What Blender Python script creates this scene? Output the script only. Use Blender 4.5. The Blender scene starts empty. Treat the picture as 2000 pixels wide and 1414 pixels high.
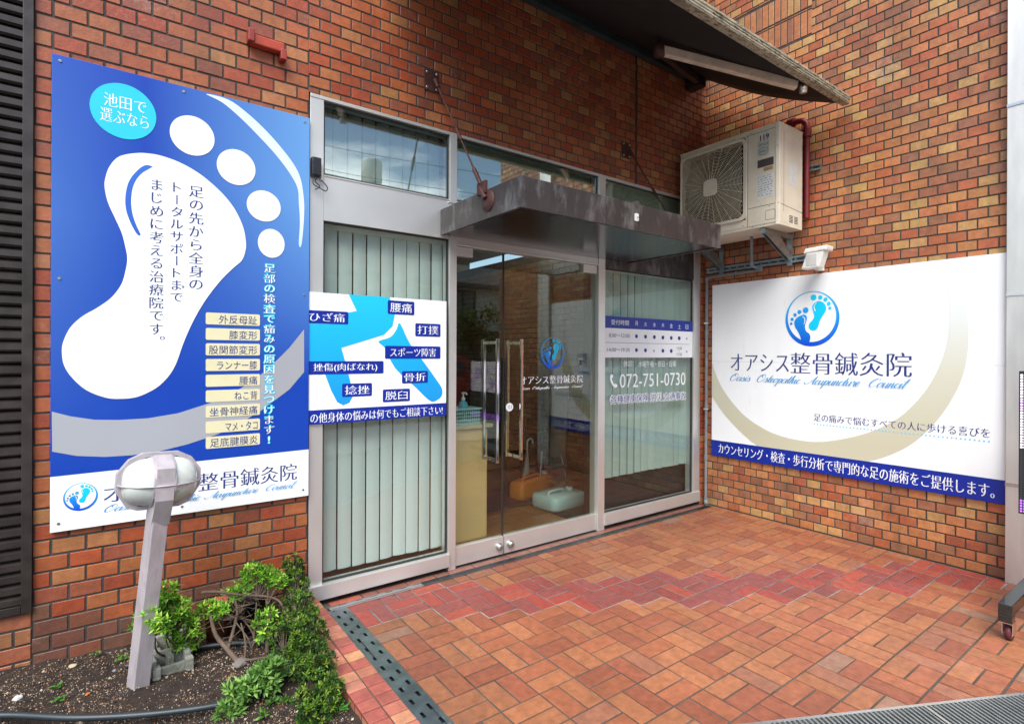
import bpy, bmesh, math, random
from mathutils import Vector, Matrix, Euler, noise
R=math.radians
random.seed(7)
sc=bpy.context.scene
# ------------------------------------------------------------------ camera
cam_d=bpy.data.cameras.new('camera'); cam=bpy.data.objects.new('camera',cam_d); sc.collection.objects.link(cam); sc.camera=cam
yaw,pitch,roll=0.64548,-0.00081,0.0044
cy_,sy_=math.cos(yaw),math.sin(yaw)
f_=Vector((sy_*math.cos(pitch),cy_*math.cos(pitch),math.sin(pitch))); r_=Vector((cy_,-sy_,0)); u_=r_.cross(f_)
r2=r_*math.cos(roll)+u_*math.sin(roll); u2=-r_*math.sin(roll)+u_*math.cos(roll)
m=Matrix((r2,u2,-f_)).transposed().to_4x4(); m.translation=Vector((-4.4698,-3.12878,1.4)); cam.matrix_world=m
cam_d.sensor_width=36; cam_d.lens=1070.57009/2000*36; cam_d.shift_x=-(1026.27536-1000)/2000; cam_d.shift_y=(692.47012-706)/2000
cam_d.clip_start=.05; cam_d.clip_end=1500
# ------------------------------------------------------------------ light
w=bpy.data.worlds.new('World'); sc.world=w; w.use_nodes=True
nt=w.node_tree; bg=nt.nodes['Background']
sky=nt.nodes.new('ShaderNodeTexSky'); sky.sky_type='NISHITA'; sky.sun_disc=False
SUN=Vector((-.50,-.52,.92)).normalized()
sky.sun_elevation=math.asin(SUN.z); sky.sun_rotation=math.atan2(SUN.x,SUN.y)
tc=nt.nodes.new('ShaderNodeTexCoord'); mp=nt.nodes.new('ShaderNodeMapping'); mp.inputs['Scale'].default_value=(1,1,2.6); mp.inputs['Location'].default_value=(.35,.2,.1)
cn=nt.nodes.new('ShaderNodeTexNoise'); cn.inputs['Scale'].default_value=2.6; cn.inputs['Detail'].default_value=8; cn.inputs['Roughness'].default_value=.56
cr=nt.nodes.new('ShaderNodeValToRGB'); cr.color_ramp.elements[0].position=.49; cr.color_ramp.elements[1].position=.63
cm=nt.nodes.new('ShaderNodeMix'); cm.data_type='RGBA'; cm.inputs[7].default_value=(11,11.6,12.4,1)
nt.links.new(tc.outputs['Generated'],mp.inputs[0]); nt.links.new(mp.outputs[0],cn.inputs['Vector']); nt.links.new(cn.outputs['Fac'],cr.inputs[0])
nt.links.new(cr.outputs[0],cm.inputs[0]); nt.links.new(sky.outputs[0],cm.inputs[6]); nt.links.new(cm.outputs[2],bg.inputs[0]); bg.inputs[1].default_value=.10
sd=bpy.data.lights.new('sun','SUN'); sd.energy=3.1; sd.angle=R(42); sd.color=(1,.96,.9)
so=bpy.data.objects.new('sun',sd); sc.collection.objects.link(so); so.rotation_euler=SUN.to_track_quat('Z','Y').to_euler()
sc.view_settings.view_transform='Standard'; sc.view_settings.look='None'; sc.view_settings.gamma=1; sc.view_settings.exposure=.86
# ------------------------------------------------------------------ helpers
def lin(r,g,b): return tuple((c/255/12.92 if c/255<=.04045 else ((c/255+.055)/1.055)**2.4) for c in (r,g,b))
def mat(name,col,rough=.6,metal=0,var=.12,scale=8,bump=0,bscale=60,spec=.5,stretch=(1,1,1),stain=None,coat=0,rvar=0):
    m=bpy.data.materials.new(name); m.use_nodes=True; n=m.node_tree; p=n.nodes['Principled BSDF']
    p.inputs['Roughness'].default_value=rough; p.inputs['Metallic'].default_value=metal; p.inputs['Specular IOR Level'].default_value=spec
    p.inputs['Coat Weight'].default_value=coat
    t=n.nodes.new('ShaderNodeTexCoord'); mp=n.nodes.new('ShaderNodeMapping'); mp.inputs['Scale'].default_value=stretch; n.links.new(t.outputs['Object'],mp.inputs[0])
    nz=n.nodes.new('ShaderNodeTexNoise'); nz.inputs['Scale'].default_value=scale; nz.inputs['Detail'].default_value=6; n.links.new(mp.outputs[0],nz.inputs['Vector'])
    mx=n.nodes.new('ShaderNodeMix'); mx.data_type='RGBA'
    mr=n.nodes.new('ShaderNodeMapRange'); mr.inputs[1].default_value=.3; mr.inputs[2].default_value=.7
    n.links.new(nz.outputs['Fac'],mr.inputs[0]); n.links.new(mr.outputs[0],mx.inputs[0])
    mx.inputs[6].default_value=(*[c*(1-var) for c in col],1); mx.inputs[7].default_value=(*[min(1,c*(1+var)) for c in col],1)
    out=mx.outputs[2]
    if stain:
        n2=n.nodes.new('ShaderNodeTexNoise'); n2.inputs['Scale'].default_value=stain[1]; n2.inputs['Detail'].default_value=9; n2.inputs['Roughness'].default_value=.7; n.links.new(mp.outputs[0],n2.inputs['Vector'])
        r=n.nodes.new('ShaderNodeValToRGB'); r.color_ramp.elements[0].position=stain[2]; r.color_ramp.elements[1].position=stain[3]; n.links.new(n2.outputs['Fac'],r.inputs[0])
        m2=n.nodes.new('ShaderNodeMix'); m2.data_type='RGBA'; n.links.new(r.outputs[0],m2.inputs[0]); n.links.new(out,m2.inputs[6]); m2.inputs[7].default_value=(*stain[0],1); out=m2.outputs[2]
    n.links.new(out,p.inputs['Base Color'])
    if rvar:
        rr=n.nodes.new('ShaderNodeMapRange'); rr.inputs[3].default_value=max(0,rough-rvar); rr.inputs[4].default_value=rough+rvar; n.links.new(nz.outputs['Fac'],rr.inputs[0]); n.links.new(rr.outputs[0],p.inputs['Roughness'])
    if bump:
        bn=n.nodes.new('ShaderNodeTexNoise'); bn.inputs['Scale'].default_value=bscale; bn.inputs['Detail'].default_value=5; n.links.new(mp.outputs[0],bn.inputs['Vector'])
        b=n.nodes.new('ShaderNodeBump'); b.inputs['Strength'].default_value=bump; b.inputs['Distance'].default_value=.004; n.links.new(bn.outputs['Fac'],b.inputs['Height']); n.links.new(b.outputs[0],p.inputs['Normal'])
    return m
def attr_mat(name,rough=.45,bump=.25,bscale=90,gain=1,white=0,spec=.5,grime=.25,dirt=0):
    m=mat(name,(.5,.5,.5),rough,0,bump=bump,bscale=bscale,spec=spec,rvar=.12); n=m.node_tree; p=n.nodes['Principled BSDF']
    a=n.nodes.new('ShaderNodeAttribute'); a.attribute_name='tint'
    t=n.nodes.new('ShaderNodeTexCoord')
    nz=n.nodes.new('ShaderNodeTexNoise'); nz.inputs['Scale'].default_value=26; nz.inputs['Detail'].default_value=7; nz.inputs['Roughness'].default_value=.65; n.links.new(t.outputs['Object'],nz.inputs['Vector'])
    mr=n.nodes.new('ShaderNodeMapRange'); mr.inputs[1].default_value=.3; mr.inputs[2].default_value=.7; mr.inputs[3].default_value=1-grime; mr.inputs[4].default_value=1+grime*.7; n.links.new(nz.outputs['Fac'],mr.inputs[0])
    n3=n.nodes.new('ShaderNodeTexNoise'); n3.inputs['Scale'].default_value=1.7; n3.inputs['Detail'].default_value=4; n.links.new(t.outputs['Object'],n3.inputs['Vector'])
    m3=n.nodes.new('ShaderNodeMapRange'); m3.inputs[1].default_value=.3; m3.inputs[2].default_value=.7; m3.inputs[3].default_value=.84*gain; m3.inputs[4].default_value=1.1*gain; n.links.new(n3.outputs['Fac'],m3.inputs[0])
    mu=n.nodes.new('ShaderNodeMath'); mu.operation='MULTIPLY'; n.links.new(mr.outputs[0],mu.inputs[0]); n.links.new(m3.outputs[0],mu.inputs[1])
    v=n.nodes.new('ShaderNodeVectorMath'); v.operation='SCALE'; n.links.new(a.outputs['Color'],v.inputs[0]); n.links.new(mu.outputs[0],v.inputs['Scale'])
    out=v.outputs[0]
    if dirt:
        mp2=n.nodes.new('ShaderNodeMapping'); mp2.inputs['Scale'].default_value=(1,1,.28); n.links.new(t.outputs['Object'],mp2.inputs[0])
        n5=n.nodes.new('ShaderNodeTexNoise'); n5.inputs['Scale'].default_value=4.2; n5.inputs['Detail'].default_value=8; n5.inputs['Roughness'].default_value=.7; n.links.new(mp2.outputs[0],n5.inputs['Vector'])
        r5=n.nodes.new('ShaderNodeMapRange'); r5.inputs[1].default_value=.5; r5.inputs[2].default_value=.72; r5.inputs[4].default_value=dirt; n.links.new(n5.outputs['Fac'],r5.inputs[0])
        m5=n.nodes.new('ShaderNodeMix'); m5.data_type='RGBA'; n.links.new(r5.outputs[0],m5.inputs[0]); n.links.new(out,m5.inputs[6]); m5.inputs[7].default_value=(.07,.05,.04,1); out=m5.outputs[2]
    if white:
        n2=n.nodes.new('ShaderNodeTexNoise'); n2.inputs['Scale'].default_value=34; n2.inputs['Detail'].default_value=9; n2.inputs['Roughness'].default_value=.75; n.links.new(t.outputs['Object'],n2.inputs['Vector'])
        n4=n.nodes.new('ShaderNodeTexNoise'); n4.inputs['Scale'].default_value=2.4; n.links.new(t.outputs['Object'],n4.inputs['Vector'])
        ad=n.nodes.new('ShaderNodeMath'); ad.operation='ADD'; n.links.new(n2.outputs['Fac'],ad.inputs[0]); n.links.new(n4.outputs['Fac'],ad.inputs[1])
        r=n.nodes.new('ShaderNodeMapRange'); r.inputs[1].default_value=1.16; r.inputs[2].default_value=1.36; r.inputs[4].default_value=white; n.links.new(ad.outputs[0],r.inputs[0])
        m2=n.nodes.new('ShaderNodeMix'); m2.data_type='RGBA'; n.links.new(r.outputs[0],m2.inputs[0]); n.links.new(out,m2.inputs[6]); m2.inputs[7].default_value=(.5,.42,.38,1); out=m2.outputs[2]
    n.links.new(out,p.inputs['Base Color']); return m
def vgrad(name,stops,axis,lo,hi,rough=.35,spec=.4):
    """printed colour gradient along an object axis"""
    m=bpy.data.materials.new(name); m.use_nodes=True; n=m.node_tree; p=n.nodes['Principled BSDF']; p.inputs['Roughness'].default_value=rough; p.inputs['Specular IOR Level'].default_value=spec
    t=n.nodes.new('ShaderNodeTexCoord'); dt=n.nodes.new('ShaderNodeVectorMath'); dt.operation='DOT_PRODUCT'; dt.inputs[1].default_value=axis; n.links.new(t.outputs['Object'],dt.inputs[0])
    mr=n.nodes.new('ShaderNodeMapRange'); mr.inputs[1].default_value=lo; mr.inputs[2].default_value=hi; n.links.new(dt.outputs['Value'],mr.inputs[0])
    r=n.nodes.new('ShaderNodeValToRGB'); e=r.color_ramp.elements
    while len(e)<len(stops): e.new(.5)
    for i,(q,c) in enumerate(stops): e[i].position=q; e[i].color=(*c,1)
    n.links.new(mr.outputs[0],r.inputs[0]); n.links.new(r.outputs[0],p.inputs['Base Color']); return m
def glass_mat(name,tint=(.82,.9,.86),refl=1.0,rough=0.0):
    m=bpy.data.materials.new(name); m.use_nodes=True; n=m.node_tree; n.nodes.clear()
    o=n.nodes.new('ShaderNodeOutputMaterial'); t=n.nodes.new('ShaderNodeBsdfTransparent'); g=n.nodes.new('ShaderNodeBsdfGlossy'); g.inputs['Roughness'].default_value=rough
    t.inputs[0].default_value=(*tint,1); g.inputs[0].default_value=(.95,1,.97,1)
    ge=n.nodes.new('ShaderNodeNewGeometry'); dt=n.nodes.new('ShaderNodeVectorMath'); dt.operation='DOT_PRODUCT'; n.links.new(ge.outputs['Normal'],dt.inputs[0]); n.links.new(ge.outputs['Incoming'],dt.inputs[1])
    def mm(op,a,b):
        k=n.nodes.new('ShaderNodeMath'); k.operation=op; k.use_clamp=True
        for i,v in enumerate((a,b)):
            if v is None: continue
            if isinstance(v,(int,float)): k.inputs[i].default_value=v
            else: n.links.new(v,k.inputs[i])
        return k.outputs[0]
    ab=n.nodes.new('ShaderNodeMath'); ab.operation='ABSOLUTE'; n.links.new(dt.outputs['Value'],ab.inputs[0])
    sch=mm('ADD',mm('MULTIPLY',mm('POWER',mm('SUBTRACT',1.0,ab.outputs[0]),4.0),.95),.05)
    mu=n.nodes.new('ShaderNodeMath'); mu.operation='MULTIPLY'; mu.use_clamp=True; mu.inputs[1].default_value=refl; n.links.new(sch,mu.inputs[0])
    # slight waviness of float glass
    tc=n.nodes.new('ShaderNodeTexCoord'); nz=n.nodes.new('ShaderNodeTexNoise'); nz.inputs['Scale'].default_value=1.6; nz.inputs['Detail'].default_value=1; n.links.new(tc.outputs['Object'],nz.inputs['Vector'])
    b=n.nodes.new('ShaderNodeBump'); b.inputs['Strength'].default_value=.03; b.inputs['Distance'].default_value=.02; n.links.new(nz.outputs['Fac'],b.inputs['Height']); n.links.new(b.outputs[0],g.inputs['Normal'])
    mx=n.nodes.new('ShaderNodeMixShader'); n.links.new(mu.outputs[0],mx.inputs[0]); n.links.new(t.outputs[0],mx.inputs[1]); n.links.new(g.outputs[0],mx.inputs[2]); n.links.new(mx.outputs[0],o.inputs[0])
    return m
def emit(name,col,s):
    m=bpy.data.materials.new(name); m.use_nodes=True; p=m.node_tree.nodes['Principled BSDF']; p.inputs['Base Color'].default_value=(*col,1); p.inputs['Emission Color'].default_value=(*col,1); p.inputs['Emission Strength'].default_value=s; return m
class MB:
    def __init__(s): s.v=[];s.f=[];s.c=[];s.m=[];s.sm=[]
    def add(s,vs,fs,col=None,mi=0,smooth=False):
        o=len(s.v); s.v+= [tuple(v) for v in vs]
        for f in fs: s.f.append(tuple(i+o for i in f)); s.c.append(col); s.m.append(mi); s.sm.append(smooth)
        return s
    def box(s,x0,x1,y0,y1,z0,z1,M=None,**k):
        vs=[(x,y,z) for x in(x0,x1) for y in(y0,y1) for z in(z0,z1)]
        if M is not None: vs=[M@Vector(v) for v in vs]
        return s.add(vs,[(0,1,3,2),(4,6,7,5),(0,4,5,1),(2,3,7,6),(0,2,6,4),(1,5,7,3)],**k)
    def tube(s,pts,r,n=10,cap=True,**k):
        P=[Vector(p) for p in pts]; rs=r if isinstance(r,(list,tuple)) else [r]*len(P); vs=[];fs=[]
        up=None
        for i,p in enumerate(P):
            d=(P[min(i+1,len(P)-1)]-P[max(i-1,0)]).normalized()
            if up is None: up=Vector((0,0,1)) if abs(d.z)<.9 else Vector((1,0,0))
            a=d.cross(up).normalized(); b=a.cross(d).normalized(); up=b
            for j in range(n):
                t=2*math.pi*j/n; vs.append(p+(a*math.cos(t)+b*math.sin(t))*rs[i])
        for i in range(len(P)-1):
            for j in range(n): fs.append((i*n+j,i*n+(j+1)%n,(i+1)*n+(j+1)%n,(i+1)*n+j))
        k.setdefault('smooth',True); s.add(vs,fs,**k)
        if cap: s.add(vs[:n],[tuple(range(n))[::-1]],mi=k.get('mi',0),col=k.get('col')); s.add(vs[-n:],[tuple(range(n))],mi=k.get('mi',0),col=k.get('col'))
        return s
    def lathe(s,prof,M,n=24,**k):
        vs=[];fs=[]
        for r,z in prof:
            for j in range(n): t=2*math.pi*j/n; vs.append(M@Vector((r*math.cos(t),r*math.sin(t),z)))
        for i in range(len(prof)-1):
            for j in range(n): fs.append((i*n+j,i*n+(j+1)%n,(i+1)*n+(j+1)%n,(i+1)*n+j))
        k.setdefault('smooth',True); return s.add(vs,fs,**k)
    def prism(s,poly,d0,d1,plane,**k):
        """outline in a plane, given a thickness"""
        n=len(poly); vs=[plane(u,v,d0) for u,v in poly]+[plane(u,v,d1) for u,v in poly]
        fs=[tuple(range(n))[::-1],tuple(range(n,2*n))]+[(i,(i+1)%n,n+(i+1)%n,n+i) for i in range(n)]
        return s.add(vs,fs,**k)
    def build(s,name,mats,parent=None,bevel=0,weld=False):
        me=bpy.data.meshes.new(name); me.from_pydata(s.v,[],s.f); 
        if not isinstance(mats,(list,tuple)): mats=[mats]
        for m_ in mats: me.materials.append(m_)
        me.polygons.foreach_set('material_index',s.m); me.polygons.foreach_set('use_smooth',s.sm)
        if any(c is not None for c in s.c):
            a=me.color_attributes.new('tint','FLOAT_COLOR','CORNER'); L=[]
            for f,c in zip(s.f,s.c): L+=list((*(c or (.5,.5,.5)),1))*len(f)
            a.data.foreach_set('color',L)
        me.update(); bm=bmesh.new(); bm.from_mesh(me)
        if len(s.f)<20000: bmesh.ops.recalc_face_normals(bm,faces=bm.faces)
        if bevel: bmesh.ops.bevel(bm,geom=[e for e in bm.edges if e.is_manifold and e.calc_face_angle(0)>.5],offset=bevel,segments=2,affect='EDGES',profile=.6,clamp_overlap=True)
        bm.to_mesh(me); bm.free()
        o=bpy.data.objects.new(name,me); sc.collection.objects.link(o)
        if parent: o.parent=parent; o.matrix_parent_inverse=Matrix.Translation(-parent.location) if parent.type=='EMPTY' else Matrix()
        return o
def tag(o,label=None,cat=None,group=None,kind=None):
    if label:o['label']=label
    if cat:o['category']=cat
    if group:o['group']=group
    if kind:o['kind']=kind
    return o
def thing(name,loc,label,cat,group=None):
    o=bpy.data.objects.new(name,None); sc.collection.objects.link(o); o.location=loc; o.empty_display_size=.05
    bpy.context.view_layer.update()
    return tag(o,label,cat,group)
def copy_tree(o,dloc,label=None,parent=None):
    c=o.copy(); sc.collection.objects.link(c)
    if parent: c.parent=parent
    else: c.location=o.location+Vector(dloc)
    if label: c['label']=label
    for ch in list(o.children): copy_tree(ch,None,None,c)
    return c
def smooth_poly(pts,closed=True,n=6):
    P=[Vector((*p,)) for p in pts]; N=len(P); out=[]
    for i in range(N if closed else N-1):
        a,b,c,d=[P[(i+k)%N] if closed else P[max(0,min(N-1,i+k))] for k in(-1,0,1,2)]
        for j in range(n):
            t=j/n; out.append(.5*((2*b)+(c-a)*t+(2*a-5*b+4*c-d)*t*t+(3*b-a-3*c+d)*t*t*t))
    if not closed: out.append(P[-1])
    return [tuple(p) for p in out]
def ellipse(cx,cz,rx,rz,n=40): return [(cx+rx*math.cos(2*math.pi*i/n),cz+rz*math.sin(2*math.pi*i/n)) for i in range(n)]
def rrect(x0,z0,x1,z1,r,n=5):
    out=[]
    for cx,cz,a in ((x1-r,z1-r,0),(x0+r,z1-r,90),(x0+r,z0+r,180),(x1-r,z0+r,270)):
        for i in range(n+1): t=R(a+90*i/n); out.append((cx+r*math.cos(t),cz+r*math.sin(t)))
    return out
def planeF(y): return lambda u,v,d:(u,y-d,v)       # faces -Y
def planeR(x): return lambda u,v,d:(x-d,-u,v)      # faces -X
def sheet(poly,plane,d,name,m,parent,th=.0006): return MB().prism(poly,d-th,d,plane).build(name,m,parent)
# ---- lettering
GC_={}
def glyph_curve(s,offset,k):
    cu=bpy.data.curves.new('t','FONT'); cu.body=s; cu.size=1; cu.resolution_u=3
    o=bpy.data.objects.new('t',cu); sc.collection.objects.link(o); dg=bpy.context.evaluated_depsgraph_get(); dg.update()
    c=o.to_curve(dg).copy(); o.to_curve_clear()
    for sp in c.splines:
        for p in sp.bezier_points: p.handle_left_type='FREE'; p.handle_right_type='FREE'
        for p in sp.bezier_points: p.co.y*=k; p.handle_left.y*=k; p.handle_right.y*=k
        for p in sp.points: p.co.y*=k
    c.dimensions='2D'; c.fill_mode='FRONT'; c.offset=offset; c.resolution_u=3
    o2=bpy.data.objects.new('t',c); sc.collection.objects.link(o2); dg.update(); me=bpy.data.meshes.new_from_object(o2.evaluated_get(dg))
    r=([(v.co.x,v.co.y/k) for v in me.vertices],[tuple(p.vertices) for p in me.polygons])
    bpy.data.objects.remove(o); bpy.data.objects.remove(o2); bpy.data.curves.remove(cu); bpy.data.curves.remove(c); bpy.data.meshes.remove(me)
    return r
def glyphs(s,offset=0.0,serif=True):
    """outline lettering; serif: thin cross strokes and stout stems, like printed Mincho"""
    key=(s,offset,serif)
    if key not in GC_: GC_[key]=glyph_curve(s,-.0038 if s.strip('0123456789-') else -.009,.25) if serif else glyph_curve(s,offset,1)
    return GC_[key]
def put(mb,vs,fs,f,serif,wide,dz,**k):
    sh=(wide*.5,-wide*.5) if serif else (0,)
    for i,q in enumerate(sh): mb.add([f(x+q,y,-dz*i) for x,y in vs],fs,**k)
def text_into(mb,s,box,plane,d,offset=0,serif=True,wide=.024,flip=False,**k):
    if offset>0: serif=False
    vs,fs=glyphs(s,offset,serif)
    if not vs: return
    xs=[v[0] for v in vs]; ys=[v[1] for v in vs]; x0,x1,y0,y1=min(xs),max(xs),min(ys),max(ys)
    if not s.strip('0123456789-'): wide=.045
    u0,v0,u1,v1=box; su=(u1-u0)/(x1-x0); sv=(v1-v0)/max(y1-y0,1e-4)
    f=(lambda x,y,e:plane(u1-(x-x0)*su,v1-(y-y0)*sv,d+e)) if flip else (lambda x,y,e:plane(u0+(x-x0)*su,v0+(y-y0)*sv,d+e))
    put(mb,vs,fs,f,serif,wide,.00015,**k)
def vtext(mb,s,box,plane,d,offset=0):
    u0,v0,u1,v1=box; n=len(s); ch=(v1-v0)/n; W=u1-u0; cx=(u0+u1)/2
    for i,c in enumerate(s):
        vs,fs=glyphs(c,offset,offset<=0)
        if c=='ー': vs=[(y,-x) for x,y in vs]
        xs=[v[0] for v in vs]; ys=[v[1] for v in vs]; mx=(min(xs)+max(xs))/2; my=(min(ys)+max(ys))/2
        cz=v1-(i+.5)*ch; sx=W/.95; sz=ch*.97; ux=cx
        if c=='。': ux=cx+W*.42; cz+=ch*.32
        put(mb,vs,fs,lambda x,y,e,ux=ux,cz=cz:plane(ux+(x-mx)*sx,cz+(y-my)*sz,d+e),offset<=0,.024,.00015)
SG={'a':(1.1,[[(.85,.8),(.55,1),(.12,.6),(.15,.1),(.45,0),(.8,.5),(.95,.98),(.85,.3),(.95,0),(1.15,.3)]]),
's':(.8,[[(0,.1),(.35,.9),(.45,1.05),(.5,.75),(.72,.35),(.5,0),(.12,.1)]]),
'i':(.5,[[(0,.5),(.25,1),(.18,.3),(.33,0),(.55,.3)],[(.40,1.5),(.42,1.38)]]),
't':(.55,[[(0,.4),(.42,1.75),(.22,.3),(.38,0),(.6,.3)],[(.0,1.05),(.6,1.1)]]),
'e':(.7,[[(0,.3),(.5,.6),(.58,.9),(.4,1),(.12,.6),(.2,.1),(.45,0),(.72,.3)]]),
'o':(.85,[[(.6,1),(.2,.8),(.1,.35),(.3,0),(.65,.2),(.75,.7),(.55,1),(.85,.85)]]),
'p':(.9,[[(0,.5),(.28,1),(.2,.2),(.05,-.95)],[(.15,.3),(.45,.95),(.75,.9),(.75,.4),(.5,0),(.2,.15)]]),
'h':(.85,[[(0,.3),(.5,1.6),(.45,1.95),(.3,1.6),(.1,0)],[(.12,.4),(.45,1),(.6,.8),(.52,.3),(.65,0),(.88,.3)]]),
'c':(.68,[[(.62,.8),(.5,1),(.2,.8),(.1,.35),(.3,0),(.55,.05),(.72,.3)]]),
'u':(.95,[[(0,.6),(.2,1),(.12,.3),(.3,0),(.6,.4),(.75,1),(.68,.3),(.8,0),(1,.3)]]),
'n':(.9,[[(0,.6),(.2,1),(.1,0)],[(.12,.4),(.45,1),(.65,.9),(.58,.3),(.7,0),(.92,.3)]]),
'r':(.72,[[(0,.5),(.2,1.1),(.3,.9),(.6,.92),(.5,.4),(.58,0),(.78,.3)]]),
'l':(.5,[[(0,.3),(.5,1.6),(.48,1.95),(.3,1.6),(.2,.4),(.35,0),(.55,.3)]]),
'O':(1.6,[[(1,1.95),(.4,1.7),(.05,.9),(.3,.1),(.8,0),(1.4,.7),(1.4,1.6),(1,1.95),(.65,1.6),(.9,1.2)]]),
'A':(1.4,[[(-.5,.35),(-.35,.05),(.1,.05),(.6,.7),(1.2,1.95)],[(1.2,1.95),(1.1,.9),(1.12,.05),(1.4,.25)],[(.5,.7),(1.3,.8)]]),
'C':(1.35,[[(1.25,1.45),(1.25,1.85),(.85,1.9),(.2,1.2),(.15,.4),(.6,0),(1.25,.35)]])}
def script(s,box,plane,d,name,m,parent,bold=1.0):
    """cursive lettering drawn as pen strokes, thin up and stout down"""
    X=0; st=[]
    for c in s:
        if c==' ': X+=.75; continue
        adv,ss=SG[c]
        for q in ss: st.append([(x+X+.5*y,y) for x,y in smooth_poly(q,False,6)])
        X+=adv
    x0=min(p[0] for q in st for p in q); x1=max(p[0] for q in st for p in q); u0,v0,u1,v1=box; su=(u1-u0)/(x1-x0); sv=(v1-v0)/2.9
    b=MB(); e=0
    for q in st:
        vs=[]
        for i,p in enumerate(q):
            a=q[max(i-1,0)]; c=q[min(i+1,len(q)-1)]; dx,dy=c[0]-a[0],c[1]-a[1]; L=math.hypot(dx,dy) or 1; t=max(0,-dy/L); wd=(.035+.075*t)*bold
            for g_ in(-1,1): vs.append(plane(u0+(p[0]-x0)*su-dy/L*wd*g_*su,v0+(p[1]+.95)*sv+dx/L*wd*g_*sv,d+e))
            e+=4e-6
        b.add(vs,[(2*i,2*i+1,2*i+3,2*i+2) for i in range(len(q)-1)])
    return b.build(name,m,parent)
def lettering(items,plane,d,name,m,parent,offset=0,wide=.024,serif=True):
    b=MB()
    for s,bx in items: text_into(b,s,bx,plane,d,offset=offset,wide=wide,serif=serif)
    return b.build(name,m,parent)
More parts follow.
